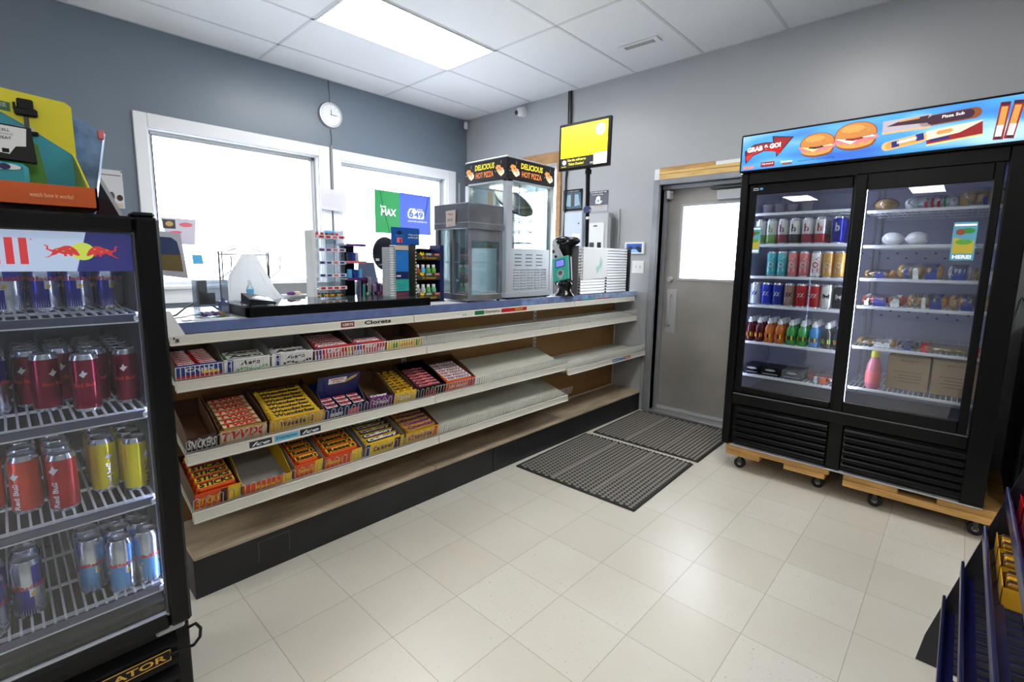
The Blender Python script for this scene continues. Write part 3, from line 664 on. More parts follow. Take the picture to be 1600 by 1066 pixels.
# lit banner: x=-.83 plane, s runs to the right (-y), z up
ban = bpy.data.materials.new('banner print'); ban.use_nodes = True; nt = ban.node_tree; N = nt.nodes.new; K = nt.links.new; bs = nt.nodes['Principled BSDF']
tc = N('ShaderNodeTexCoord'); wv = N('ShaderNodeTexNoise'); wv.inputs['Scale'].default_value = 2.2; mp = N('ShaderNodeMapping'); mp.inputs['Scale'].default_value = (1, .8, 3.5); mp.inputs['Rotation'].default_value = (.35, 0, 0); K(tc.outputs['Object'], mp.inputs[0]); K(mp.outputs[0], wv.inputs[0])
cr = N('ShaderNodeValToRGB'); K(wv.outputs['Fac'], cr.inputs[0]); e = cr.color_ramp.elements; e[0].position = .3; e[0].color = (*lin((30, 92, 200)), 1); e[1].position = .7; e[1].color = (*lin((190, 232, 250)), 1)
x_ = e.new(.5); x_.color = (*lin((70, 160, 228)), 1); K(cr.outputs[0], bs.inputs['Emission Color']); bs.inputs['Base Color'].default_value = (.02, .06, .14, 1); bs.inputs['Emission Strength'].default_value = .9
def lit(n, rgb, e=.72):
    k = mat('print '+n, rgb, .4, emit=e); k.node_tree.nodes['Principled BSDF'].inputs['Base Color'].default_value = (*[v*.3 for v in lin(rgb)], 1); return k
m = MB(); m.box(-.832, -.77, Y0-.005, Y1+.005, 1.93, 2.155, black, .006)
for a in range(13):   # panel subdivided so that it is one printed sheet
    pass
m.box(-.8345, -.832, Y0+.006, Y1-.006, 1.942, 2.143, ban)
sg = B(m, 'banner', t)
m = MB(); xo = -.8348
def bp(pts, c, k=0): m.poly(pts, (xo-.0004*k, Y1, 1.94), NY, ZU, c, .0004)
wh = lit('white', (245, 245, 245)); drd = lit('dark red', (150, 30, 34)); rdd = lit('red', (215, 50, 46)); bn1 = lit('bun', (226, 160, 80)); bn2 = lit('bun light', (238, 190, 120)); bn3 = lit('bun dark', (140, 76, 34)); bnm = lit('bun mid', (206, 134, 62)); hm = lit('ham', (238, 130, 130)); chs = lit('cheese', (250, 222, 150)); dkp = lit('dark', (60, 30, 50)); bl = lit('navy', (30, 40, 120)); cr_ = lit('cream', (245, 232, 205)); lt = lit('lettuce', (130, 170, 60))
bp([(.02, .115), (.07, .15), (.13, .155), (.175, .15), (.17, .185), (.285, .165), (.20, .06), (.195, .095), (.13, .105), (.07, .085), (.03, .04)], dkp)
bp([(.028, .112), (.07, .143), (.13, .149), (.183, .144), (.178, .176), (.272, .161), (.205, .073), (.2, .101), (.13, .111), (.07, .091), (.037, .052)], drd, 1)
bp([(.028, .085), (.09, .105), (.13, .115), (.2, .108), (.215, .085), (.235, .11), (.205, .073), (.2, .101), (.13, .111), (.07, .091), (.037, .052)], rdd, 2)
m.text('GRAB & GO!', (xo-.0013, Y1-.035, 1.94+.105), (0, -1, .06), ZU, .185, .03, wh, .06)
def ell2(cx, cy, rx, ry, n=22, w=0, a0=0, a1=2*pi):
    return [(cx+rx*math.cos(a0+(a1-a0)*i/n)*(1+w*math.sin(i*2.3)), cy+ry*math.sin(a0+(a1-a0)*i/n)*(1+w*math.sin(i*1.7))) for i in range(n)]
for (cx, cy, rx, sc, k) in ((.58, .118, .095, 1.12, 0), (.405, .098, .085, 1, 6)):
    bp(ell2(cx+.004, cy-.03*sc, rx*.93, .034*sc, w=.03), bn3, k); bp(ell2(cx, cy-.026*sc, rx*.88, .028*sc, w=.02), bn1, k+1)
    bp([(cx+rx*1.05*math.cos(2*pi*i/30)*(1+.05*math.sin(i*5)), cy-.008*sc+.026*sc*math.sin(2*pi*i/30)*(1+.35*math.sin(i*3.1))) for i in range(30)], hm, k+2)
    bp([(cx-rx*.9, cy-.004), (cx-rx*.2, cy-.034*sc), (cx+rx*.3, cy-.01), (cx+rx*.95, cy-.012), (cx+rx*.6, cy+.01), (cx-rx*.5, cy+.008)], wh if not k else chs, k+3)
    bp([(cx-rx*.5, cy-.012*sc), (cx-rx*.1, cy-.02*sc), (cx+rx*.4, cy-.014*sc), (cx+rx*.3, cy-.002), (cx-rx*.3, cy)], dkp if k else drd, k+4)
    top = [(cx+rx*math.cos(pi*i/24), cy+.002*sc+.064*sc*math.sin(pi*i/24)**.8) for i in range(25)]+[(cx-rx*.6, cy-.006*sc), (cx, cy-.01*sc), (cx+rx*.6, cy-.004*sc)]
    bp(top, bn3, k+5); bp([(cx+(x-cx)*.95, cy+(y-cy)*.93+.001) for x, y in top], bnm, k+6); bp(ell2(cx-rx*.15, cy+.036*sc, rx*.55, .017*sc), bn1, k+7)
    for q_ in range(9): bp(ell2(cx-rx*.6+rx*.15*q_, cy+.03*sc+.012*math.sin(q_*2.2), .003, .0016, 6), bn2, k+8)
def rot2(pts, cx, cy, a): return [(cx+x*math.cos(a)-y*math.sin(a), cy+x*math.sin(a)+y*math.cos(a)) for x, y in pts]
def rc(w, h): return [(-w/2, -h/2), (w/2, -h/2), (w/2, h/2), (-w/2, h/2)]
def cap(w, h): return [(-w/2+h/2*math.cos(a), h/2*math.sin(a)) for a in [pi/2+pi*i/8 for i in range(9)]]+[(w/2-h/2+h/2*math.cos(a), h/2*math.sin(a)) for a in [-pi/2+pi*i/8 for i in range(9)]]
bp(rot2(rc(.19, .058), .79, .145, .02), lit('pack grey', (190, 180, 190))); bp(rot2([(-.08, .0), (.08, -.01), (.085, .025), (-.02, .02)], .79, .145, .02), dkp, 1); bp(rot2(rc(.19, .008), .79, .113, .02), bn2, 1); bp(rot2(rc(.08, .006), .80, .163, .05), bn1, 2)
bp(rot2(cap(.2, .05), .965, .148, .05), bn3); bp(rot2(cap(.15, .042), .965, .149, .05), dkp, 1); m.text('Pizza Sub', (xo-.0013, Y1-.925, 1.94+.147), (0, -1, .05), ZU, .08, .014, wh, .03)
bp(rot2(cap(.16, .044), .80, .058, .16), bn2); bp(rot2(cap(.14, .032), .80, .059, .16), bn1, 1); bp(rot2(rc(.03, .03), .755, .052, .16), bl, 2); bp(rot2(rc(.03, .032), .85, .072, .16), bl, 2); bp(rot2(rc(.08, .014), .80, .064, .16), wh, 2)
bp(rot2(rc(.2, .07), .975, .07, .1), cr_); bp(rot2([(-.1, -.03), (.1, -.03), (.1, .03), (.02, -.002), (-.1, -.008)], .975, .07, .1), drd, 1); bp(rot2(rc(.2, .008), .979, .038, .1), chs, 2); bp(rot2(rc(.07, .012), .925, .052, .1), bl, 2); bp(rot2(cap(.05, .018), .945, .084, .1), bn1, 2)
for x0 in (1.135, 1.175):
    a = -.12 if x0 > 1.15 else -.06; bp(rot2(rc(.034, .165), x0, .098, a), drd); bp(rot2(rc(.022, .10), x0+.001, .11, a), bn1, 1); bp(rot2(rc(.022, .05), x0-.004, .055, a), wh, 2); bp(rot2(rc(.02, .01), x0-.006, .024, a), dkp, 3); bp(rot2(rc(.03, .012), x0+.006, .172, a), dkp, 3)
m.text('Hygaard', (xo-.0012, Y1-.125, 1.94+.022), NY, ZU, .06, .012, wh, .03); bp([(.118, .012), (.193, .012), (.193, .04), (.118, .04)], drd)
bp([(.018, .01), (.08, .01), (.08, .026), (.018, .026)], lit('salmon', (230, 140, 130))); bp([(.235, .012), (.285, .012), (.285, .022), (.235, .022)], bn3); m.text('Snider', (xo-.0012, Y1-.225, 1.94+.024), NY, ZU, .065, .013, wh, .03)
m.text('Supplied by R.K. Row Foods Ltd.', (xo-.0006, Y1-.315, 1.94+.018), NY, ZU, .18, .01, bl, .01)
B(m, 'banner_print', sg)
# door stickers
for (yl, yr, zt, zb_, x, d) in ((-3.572, -3.63, 1.605, 1.44, -.7655, dl), (-4.52, -4.607, 1.59, 1.405, -.7905, dr)):
    m = MB(); w = yl-yr; h = zt-zb_; m.box(x-.001, x, yr, yl, zb_, zt, lit('sticker sky', (110, 190, 220), .25))
    f = lambda pts, c, k: m.poly(pts, (x-.001-.0003*k, yl, zb_), NY, ZU, c, .0003)
    f([(w*.06, h*.18), (w*.94, h*.18), (w*.94, h*.5), (w*.06, h*.6)], lit('sticker yellow', (226, 206, 70), .25), 1); f(ell2(w*.5, h*.48, w*.35, h*.07), lit('sticker green', (110, 190, 80), .25), 2)
    f(ell2(w*.32, h*.74, w*.2, h*.08), lit('sticker brown', (170, 90, 60), .25), 2); f(ell2(w*.62, h*.77, w*.3, h*.07), lit('sticker leaf', (60, 170, 70), .25), 1); f([(w*.05, h*.9), (w*.95, h*.9), (w*.95, h*.95), (w*.05, h*.95)], wh, 1)
    m.text('HERE!', (x-.0016, yl-w*.1, zb_+h*.04), NY, ZU, w*.8, h*.1, wh, .04); B(m, 'door_sticker', d)
# dollies
def dolly(label, ya, yb, blocks, upper, casters):
    d = thing('furniture_dolly', label, 'dolly', (-.4, (ya+yb)/2, 0), group='wooden dollies under the cooler'); z0, z1 = (.14, .1745) if upper else (.1, .138); z2, z3 = (.104, .14) if upper else (.138, .1745)
    for x0, x1 in ((-.79, -.7), (-.15, -.06)): B(MB().box(x0, x1, ya, yb, z0, z1, pine, .003), 'long_board', d)
    for a, b in blocks: B(MB().box(-.785, -.06, a, b, z2, z3, pine, .003), 'cross_board', d)
    for (x, y) in casters:
        m = MB(); top = min(z0, z2); m.box(x-.03, x+.03, y-.03, y+.03, top-.004, top, lgrey); m.box(x-.02, x-.016, y-.01, y+.01, .03, top-.002, greyd).box(x+.016, x+.02, y-.01, y+.01, .03, top-.002, greyd).cyl((x-.02, y, .034), (x+.02, y, .034), .005, .005, chrome, 8)
        c = B(m, 'caster', d); B(MB().cyl((x-.014, y, .034), (x+.014, y, .034), .034, .034, blackm, 20).cyl((x-.0145, y, .034), (x+.0145, y, .034), .014, .014, lgrey, 10), 'wheel', c)
dolly('wooden dolly on casters under the left half of the sliding door cooler', -4.12, -3.53, [(-3.74, -3.53), (-4.10, -3.88)], True, [(-.7, -3.6), (-.66, -4.05), (-.12, -3.6), (-.12, -4.05)])
dolly('wooden dolly on casters under the right half of the sliding door cooler', -4.87, -4.19, [(-4.44, -4.19), (-4.87, -4.6)], False, [(-.7, -4.34), (-.7, -4.76), (-.12, -4.34), (-.12, -4.76)])

# ---- contents, left door
def cb(c): return mat('tall can '+str(c), c, .3, metal=.25)
w1 = mat('tall can silver white', (205, 205, 205), .3, metal=.4)
row = [(-3.605, (120, 160, 90), 'green'), (-3.668, (120, 160, 90), 'green'), (-3.732, (130, 50, 70), 'plum'), (-3.797, (40, 40, 44), 'black'), (-3.866, (140, 40, 70), 'magenta'), (-3.934, (170, 36, 50), 'red')]
for y, c, cn in row:
    for k in range(3):
        put('b'+str(c), lambda c=c: can_mesh(.031, .156, dict(bands=(cb(c), w1, w1), tx='b', tm=cb(c), tb=(.026, .05, .07), angles=(pi,), dot=(w1, .001, .1))), 'soda_can', (-.68+.066*k, y, 1.4975), 'silver can with a big %s letter b, second shelf behind the left glass' % cn, 'can', 'silver cans with a %s letter b' % cn)
for k in range(3): put('bblue', lambda: can_mesh(.031, .156, dict(base=cblue, tx='b', tm=w1, tb=(.022, .05, .07), angles=(pi,))), 'soda_can', (-.68+.066*k, -4.022, 1.4975), 'solid blue drink can at the right end of the second shelf behind the left glass', 'can', 'solid blue cans')
for y, c, c2, cn in [(-3.686, (70, 180, 190), w1, 'turquoise'), (-3.745, (70, 180, 190), w1, 'turquoise'), (-3.804, (220, 130, 130), w1, 'coral pink'), (-3.866, (220, 130, 130), w1, 'coral pink'), (-3.93, (236, 236, 236), red, 'white'), (-3.99, (214, 160, 70), w1, 'golden'), (-4.047, (214, 160, 70), w1, 'golden')]:
    for k in range(3):
        put('z'+str(c), lambda c=c, c2=c2: can_mesh(.028, .155, dict(base=cb(c), tx='ZOA', tm=c2, tb=(.1, .034, .025), vert=1, angles=(pi,))), 'soda_can', (-.685+.062*k, y, 1.2985), 'slim %s can with upright lettering, third shelf behind the left glass' % cn, 'can', 'slim %s cans' % cn)
for y, c, tx, c2 in [(-3.605, (190, 200, 212), 'GHOST', cblue), (-3.67, (40, 60, 190), 'BLAST', w1), (-3.735, (30, 50, 150), 'ICE', w1), (-3.8, (150, 120, 110), 'RED', black), (-3.866, (180, 30, 40), 'RUSH', w1), (-3.935, (180, 30, 40), 'FAST', w1), (-3.999, (225, 225, 225), 'M', black), (-4.063, (28, 28, 34), 'M', w1)]:
    for k in range(3):
        put('e'+str(c), lambda c=c, c2=c2, tx=tx: can_mesh(.0315, .145, dict(base=cb(c), tx=tx if len(tx) == 1 else 'zz', tm=c2, tb=(.036, .03, .06), angles=(pi,))), 'soda_can', (-.68+.067*k, y, 1.1135), '%s energy drink can on the fourth shelf behind the left glass' % {(190, 200, 212): 'silver', (40, 60, 190): 'royal blue', (30, 50, 150): 'deep blue', (150, 120, 110): 'taupe', (180, 30, 40): 'red', (225, 225, 225): 'white', (28, 28, 34): 'black'}[c], 'can', '%s energy drink cans' % {(190, 200, 212): 'silver', (40, 60, 190): 'royal blue', (30, 50, 150): 'deep blue', (150, 120, 110): 'taupe', (180, 30, 40): 'red', (225, 225, 225): 'white', (28, 28, 34): 'black'}[c])
def bottle(c, prt):
    def f():
        g = mat('juice '+str(c), c, .12, coat=.4); m = MB(); m.lathe([(.022, 0), (.0275, .006), (.0285, .04), (.026, .06), (.0285, .08), (.026, .1), (.013, .118), (.0125, .122)], (0, 0, 0), g, 18)
        m.lathe([(.015, .122), (.0155, .138), (.009, .142), (.0085, .156)], (0, 0, 0), white, 14)
        f0 = bent(.0292, (0, 0), .03, pi)
        for k in range(5): m.add([f0(-.026+k*.011, .0), f0(-.018+k*.011, .004), f0(-.02+k*.011, .03), f0(-.027+k*.011, .026)], [(0, 1, 2, 3)], [yellow, prt, black, yellow, prt][k])
        return m
    return f
for y, c, p, cn in [(-3.59, (90, 20, 30), orange, 'dark red'), (-3.647, (90, 20, 30), orange, 'dark red'), (-3.706, (206, 110, 40), red, 'orange'), (-3.766, (206, 110, 40), red, 'orange'), (-3.83, (64, 165, 76), black, 'green'), (-3.893, (64, 165, 76), black, 'green'), (-3.955, (50, 140, 210), black, 'sky blue'), (-4.022, (40, 44, 50), green, 'black'), (-4.082, (40, 70, 110), orange, 'navy')]:
    for k in range(4): put('j'+str(c), bottle(c, p), 'juice_bottle', (-.68+.062*k, y, .8755), 'small %s juice bottle with white sport cap behind the left glass' % cn, 'bottle', '%s juice bottles' % cn)
for k, (a, b) in enumerate(((-3.667, -3.577), (-3.79, -3.675), (-3.915, -3.798))):
    m = MB().box(-.69, -.52, a, b, .6575, .712, [black, black, mat('box grey', (92, 92, 96), .4)][k], .002).box(-.691, -.69, a+.012, b-.012, .668, .672, lgrey); m.poly(ell2((b-a)/2, .7-.66, .03, .007), (-.6915, b, .655), NY, ZU, lgrey, .0004)
    tag(m.build('food_box'), ['black printed food box at the left end of the bottom shelf behind the left glass', 'black printed food box in the middle of the bottom shelf behind the left glass', 'grey printed food box on the bottom shelf behind the left glass'][k], 'box')
def pack(name, label, cat, x0, x1, y0, y1, z, h, core, stripes=(), group=None, lumps=5):
    # soft clear-wrapped food pack: filling lumps, printed bands and a clear film with crimped ends
    t = thing(name, label, cat, ((x0+x1)/2, (y0+y1)/2, z), group=group); w = y1-y0; d = x1-x0
    m = MB()
    for i in range(lumps): m.ell(((x0+x1)/2, y0+w*(i+.5)/lumps, z+h*.47), (d*.42, w/lumps*.62, h*.45), core, 12, 7, .06)
    B(m, 'filling', t); m = MB()
    for (a, b, c) in stripes:
        n = 10; ya = y0+w*a; yb = y0+w*b; vs = []
        for yy in (ya, yb):
            for i in range(n+1): an = pi*i/n; vs.append(((x0+x1)/2-d*.455*math.cos(an), yy+.004*math.sin(i), z+.001+h*.98*math.sin(an)))
        m.add(vs, [(i, i+1, n+2+i, n+1+i) for i in range(n)], c, True)
    if stripes: B(m, 'printed_band', t)
    m = MB(); n = 12; rings = [(0, .02, .3), (.06, .5, .8), (.2, 1, 1), (.8, 1, 1), (.94, .5, .8), (1, .02, .3)]; vs = []
    for f, sh, sw in rings:
        for i in range(n): an = 2*pi*i/n; vs.append(((x0+x1)/2+d*.49*sw*math.cos(an)*(1+.03*random.random()), y0+w*f, z+h*.5+h*.5*max(sh, .08)*math.sin(an)))
    m.add(vs, [(j*n+i, j*n+(i+1) % n, (j+1)*n+(i+1) % n, (j+1)*n+i) for j in range(5) for i in range(n)], clearp, True); B(m, 'film', t); return t
pack('meat_pack', 'clear pack of orange sliced meat on the bottom shelf behind the left glass', 'food pack', -.69, -.52, -4.09, -3.93, .658, .055, meat, ((.3, .5, orange), (.6, .7, white)), lumps=3)
tubm = mat('tub grey', (150, 148, 158), .5)
for k in range(4):
    put('tub', lambda: MB().lathe([(.026, 0), (.03, .05), (.032, .05), (.032, .058)], (0, 0, 0), tubm, 16), 'food_tub', (-.62, -3.62-.072*k, 1.6905), 'small grey tub on the top shelf behind the left glass', 'tub', 'grey tubs on the top shelf')
# ---- contents, right door
bluep = mat('pack blue', (40, 60, 150), .35)
t = thing('bread_loaf', 'round bread loaf in clear film on the top shelf behind the right glass', 'bread', (-.62, -4.225, 1.6735)); B(MB().ell((-.62, -4.225, 1.709), (.06, .055, .035), bread, 18, 10), 'loaf', t); B(MB().ell((-.62, -4.225, 1.7095), (.064, .059, .0358), clearp, 18, 10), 'film', t)
pack('bun_bag', 'clear bag of doughnut buns with red lettering on the top shelf behind the right glass', 'food pack', -.69, -.5, -4.52, -4.31, 1.6735, .075, foil, ((.3, .36, red), (.42, .48, red), (.54, .6, red), (.2, .24, green)), lumps=4)
pack('bun_bag', 'clear bag of pale buns, far right on the top shelf behind the right glass', 'food pack', -.69, -.5, -4.7, -4.53, 1.6735, .1, bread, ((.4, .5, bluep),), lumps=3)
for k, y in enumerate((-4.272, -4.375)): tag(MB().ell((0, 0, .036), (.05, .05, .036), foil, 18, 10, .12).build('wrapped_sandwich', loc=(-.62, y, 1.4855)), ['crumpled white wrapped sandwich at the left of the second shelf behind the right glass', 'crumpled white wrapped sandwich to the right of the other crumpled one'][k], 'sandwich', 'crumpled wrapped sandwiches')
P = [(1.3035, -4.30, -4.165, .05, bread, ((.3, .6, bluep),), 'flat pack of sliced buns at the left of the third shelf behind the right glass'), (1.3035, -4.50, -4.31, .085, bread, ((.1, .35, bluep), (.5, .62, white), (.7, .8, bluep)), 'tall blue and white bread pack mid third shelf behind the right glass'), (1.3035, -4.61, -4.52, .08, foil, ((.2, .8, bluep),), 'small white and blue bread pack on the third shelf behind the right glass'), (1.3035, -4.72, -4.62, .07, bread, ((.3, .5, white),), 'bread pack at the right end of the third shelf behind the right glass'),
     (1.1485, -4.36, -4.165, .065, meat, ((.1, .3, white), (.4, .7, bluep), (.8, .9, white)), 'blue and white sliced meat pack, left on the fourth shelf behind the right glass'), (1.1485, -4.53, -4.37, .08, bread, ((.1, .4, bluep), (.5, .6, white)), 'blue striped sub bun pack in the middle of the fourth shelf behind the right glass'), (1.1485, -4.7, -4.54, .085, bread, ((.2, .3, white), (.4, .7, bluep)), 'blue banded bun pack at the right of the fourth shelf behind the right glass'),
     (.9185, -4.34, -4.165, .04, bread, ((.1, .5, white),), 'flat white labelled pastry pack at the left of the fifth shelf behind the right glass'), (.9185, -4.44, -4.35, .035, greyd, ((.3, .6, bluep),), 'small dark flat pack in the middle of the fifth shelf behind the right glass'), (.9185, -4.68, -4.45, .038, bread, ((.0, .12, red), (.85, 1, red)), 'long flat pastry pack with red ends on the fifth shelf behind the right glass')]
for z, a, b, h, core, st, lb in P: pack('bread_pack', lb, 'food pack', -.69, -.5, a, b, z, h, core, st)
t = thing('sauce_bottle', 'clear pink labelled bottle with yellow cap on the bottom shelf behind the right glass', 'bottle', (-.67, -4.262, .6805))
B(MB().lathe([(.03, 0), (.036, .01), (.037, .09), (.034, .13), (.02, .17), (.016, .18)], (-.67, -4.262, .6805), mat('pink liquid', (210, 120, 140), .15, coat=.5), 18), 'body', t); B(MB().lathe([(.0375, .03), (.0378, .1)], (-.67, -4.262, .6805), mat('label pink', (225, 110, 120), .5), 18), 'bottle_label', t); B(MB().lathe([(.02, .18), (.02, .205), (.015, .215)], (-.67, -4.262, .6805), mat('cap yellow', (210, 205, 70), .4), 14), 'cap', t)
for k, (a, b) in enumerate(((-4.50, -4.315), (-4.69, -4.51))):
    m = MB().box(-.6, -.35, a, b, .6805, .87, carton, .002).text('Burger', (-.6006, b-.06, .84), NY, ZU, .08, .012, kraft, .01)
    for j in range(4): m.box(-.601, -.6, a+.03, b-.03-.02*(j % 2), .78-.018*j, .783-.018*j, kraft)
    tag(m.build('cardboard_carton'), ['brown cardboard carton beside the pink bottle on the bottom shelf', 'brown cardboard carton at the right end of the bottom shelf behind the right glass'][k], 'box')

# ================================================================ LEFT ENERGY DRINK COOLER
t = thing('beverage_cooler', 'black single-door drinks cooler full of energy drink cans with a bull emblem sign', 'cooler', (-4.09, -2.93, 0))
xa, xb = -4.395, -3.79
m = MB(); m.box(xb-.035, xb, -3.2, -2.63, .03, 1.455, black, .006).box(xa, xa+.035, -3.2, -2.63, .03, 1.455, black, .006).box(xa+.035, xb-.035, -3.2, -2.63, 1.43, 1.455, black, .004).box(xa+.035, xb-.035, -2.665, -2.63, .03, 1.43, black).box(xa+.035, xb-.035, -3.2, -2.665, .03, .5, black)
B(m, 'cabinet', t)
darkin = mat('dark liner', (48, 50, 62), .45)
B(MB().box(xa+.036, xa+.042, -3.19, -2.67, .505, 1.428, darkin).box(xb-.042, xb-.036, -3.19, -2.67, .505, 1.428, darkin).box(xa+.042, xb-.042, -2.678, -2.668, .505, 1.428, darkin).box(xa+.042, xb-.042, -3.19, -2.67, .501, .507, darkin).box(xa+.042, xb-.042, -3.19, -2.67, 1.422, 1.428, darkin), 'liner', t)
m = MB(); f = .043
m.box(xb-f, xb+.002, -3.25, -3.205, .457, 1.455, black, .006).box(xa-.002, xa+f, -3.25, -3.205, .457, 1.455, black, .006).box(xa+f, xb-f, -3.25, -3.205, 1.42, 1.455, black, .006).box(xa+f, xb-f, -3.25, -3.205, .457, .492, black, .006)
m.box(xb-f-.004, xb-f, -3.238, -3.225, .492, 1.42, greyd).box(xa+f, xb-f, -3.2385, -3.225, .488, .494, lgrey).box(xa+f, xb-f, -3.2385, -3.225, 1.417, 1.421, greyd)
d = B(m, 'door', t); B(MB().box(xa+f, xb-f, -3.232, -3.228, .492, 1.42, fridge), 'glass_pane', d)
B(MB().box(xb-.045, xb-.003, -3.24, -3.19, 1.455, 1.466, blackg, .004), 'hinge', t)
B(MB().tube([(-3.8, -3.25, .44), (-3.785, -3.262, .45), (-3.775, -3.26, .43), (-3.775, -3.25, .4), (-3.79, -3.25, .385), (-3.84, -3.251, .39)], .004, black, 6), 'hinge_wire', t)
B(MB().box(xb-.07, xb-.01, -3.225, -3.205, .43, .455, lgrey, .004), 'hinge', t)
m = MB().box(xa+.01, xb, -3.215, -3.2, .06, .452, black, .003)
for k in range(8):
    z = .075+k*.045; m.add([(x, y, zz) for x in (xa+.03, xb-.03) for y, zz in ((-3.215, z), (-3.24, z+.006), (-3.238, z+.018), (-3.215, z+.034))], [(0, 1, 2, 3), (4, 7, 6, 5), (0, 4, 5, 1), (1, 5, 6, 2), (2, 6, 7, 3), (3, 7, 4, 0)], black)
g = B(m, 'vent_grille', t)
m = MB().box(-4.12, -3.838, -3.246, -3.238, .372, .402, black, .001).box(-4.12, -3.838, -3.2465, -3.246, .372, .374, gold).box(-4.12, -3.838, -3.2465, -3.246, .4, .402, gold).box(-3.84, -3.838, -3.2465, -3.246, .372, .402, gold)
m.text('REFRIGERATOR', (-4.11, -3.2465, .379), XU, ZU, .262, .016, gold, .02); B(m, 'name_plate', g)
m = MB(); sgz0, sgz1, ys = 1.335, 1.42, -3.212
skyw = mat('sign white', (190, 204, 228), .4, emit=.5); sbl = mat('sign blue', (34, 36, 130), .4, emit=.3); srd = mat('sign red', (214, 40, 44), .4, emit=.5); sye = mat('sign lime', (196, 210, 70), .4, emit=.6)
m.box(xa+f, -3.92, ys, ys+.004, sgz0, sgz1, skyw).poly([(-3.92, sgz0), (xb-f, sgz0), (xb-f, sgz1), (-3.92, sgz1)], (0, ys+.004, 0), XU, ZU, skyw, .004).poly([(-3.932, sgz0), (xb-f, sgz0), (xb-f, sgz1), (-3.911, sgz1)], (0, ys, 0), XU, ZU, sbl, .0006)
m.text('Red Bull', (-4.3, ys-.0008, 1.349), XU, ZU, .297, .053, srd, .02); m.text('R', (-3.998, ys-.0008, 1.397), XU, ZU, .004, .004, srd, .0)
sc = .118/610; cx0 = -3.979
m.poly(ell2(-3.9195, 1.377, .0195, .0185), (0, ys-.0006, 0), XU, ZU, sye, .0006)
bull = [(330, 476), (352, 478), (382, 452), (392, 428), (372, 418), (345, 402), (352, 375), (332, 362), (336, 354), (366, 368), (362, 396), (396, 408), (420, 392), (455, 382), (492, 363), (532, 362), (562, 380), (588, 405), (612, 458), (596, 466), (572, 456), (548, 444), (556, 462), (534, 470), (520, 450), (498, 448), (512, 466), (484, 472), (480, 452), (440, 436), (424, 452), (384, 466), (350, 488)]
b1 = [(cx0+(x-330)*sc, 1.377-(y-418)*sc*1.05) for x, y in bull]; b2 = [(2*-3.9195-x, z) for x, z in b1]
for bb in (b1, b2): m.poly(bb, (0, ys-.0012, 0), XU, ZU, srd, .0006)
for s_ in (1, -1):
    for (x, y) in ((535, 395), (430, 405), (480, 420)): xx = cx0+(x-330)*sc; xx = xx if s_ == 1 else 2*-3.9195-xx; z = 1.377-(y-418)*sc*1.05; m.poly([(xx-.002, z-.0006), (xx+.0025, z), (xx-.001, z+.0012)], (0, ys-.0018, 0), XU, ZU, sye, .0004)
B(m, 'lit_sign', t)
B(MB().box(xb-.0395, xb-.0365, -3.2, -3.19, .52, 1.33, ledr), 'led_strip', t)
B(MB().box(xa+.044, xa+.052, -3.2, -3.19, .52, 1.33, ledr), 'led_strip', t)
lipm = mat('shelf lip', (70, 72, 104), .15, coat=.4)
for z in (1.24, 1.01, .79, .56): wshelf(t, xa+.045, xb-.045, -3.195, -2.69, z, coolwire, .0175, lipm, False)
for z in (1.225, .995, .775, .545): B(MB().box(xb-.052, xb-.04, -3.205, -3.19, z-.006, z+.008, white, .003), 'shelf_clip', t)
rbt = mat('can text red', (200, 30, 60), .4); wt = mat('can text white', (225, 225, 230), .4)
STY = {'classic': dict(quad=(cblue, silver), tx='Red Bull', tm=rbt, tb=(.04, .009, .07), angles=(-pi/2, pi/2, 0, pi), dot=(gold, .006, .058), rays=silver),
       'crimson': dict(bands=(credm, credm, credm), tx='Red Bull', tm=corange, tb=(.04, .009, .06), angles=(-pi/2, pi/2), dot=(wt, .008, .09)),
       'red': dict(base=corange, tx='Red Bull', tm=wt, tb=(.06, .011, .012), vert=1, angles=(-pi/2-.2, pi/2), dot=(wt, .009, .09)),
       'scarlet': dict(base=mat('can scarlet', (186, 22, 34), .25, metal=.45), tx='Red Bull', tm=wt, tb=(.06, .011, .012), vert=1, angles=(-pi/2-.2, pi/2), dot=(wt, .01, .1)),
       'yellow': dict(base=cyel, tx='Red Bull', tm=silver, tb=(.06, .012, .012), vert=1, angles=(-pi/2+.3, pi/2), dot=(wt, .008, .09)),
       'light': dict(quad=(clblue, silver), tx='Red Bull', tm=rbt, tb=(.04, .009, .07), angles=(-pi/2, pi/2, 0, pi), dot=(gold, .005, .058), rays=silver)}
def rb(sty, x, y, z, label, group, rz=None):
    put('rb'+sty, lambda: can_mesh(.0265, .134, STY[sty]), 'energy_drink_can', (x, y, z), label, 'can', group, random.uniform(-.5, .5) if rz is None else rz)
for r in range(4):
    for k in range(7): rb('classic', -3.862-.058*k, -3.045+.056*r, 1.2405, 'blue and silver energy drink can on the top shelf of the left cooler', 'blue and silver cans on the top shelf')
lb = 'dark crimson energy drink can on the second shelf of the left cooler'
for (x, y) in [(-3.994, -3.062), (-3.93, -3.125), (-3.907, -3.056), (-3.85, -3.102), (-3.85, -3.046)]: rb('crimson', x, y, 1.0105, lb, 'crimson cans')
for r in range(4):
    for x in (-4.02, -3.963, -3.906, -3.85): rb('crimson', x, -2.99+.055*r, 1.0105, lb, 'crimson cans')
for r in range(4): rb('classic', -4.08, -3.03+.056*r, 1.0105, 'blue and silver energy drink can on the left cooler second shelf, far left column', 'blue and silver cans on the second shelf')
for (x, y) in [(-4.048, -3.085), (-4.048, -3.028), (-4.048, -2.97), (-4.108, -3.03)]: rb('red', x, y, .7905, 'orange red energy drink can on the third shelf of the left cooler', 'orange red cans')
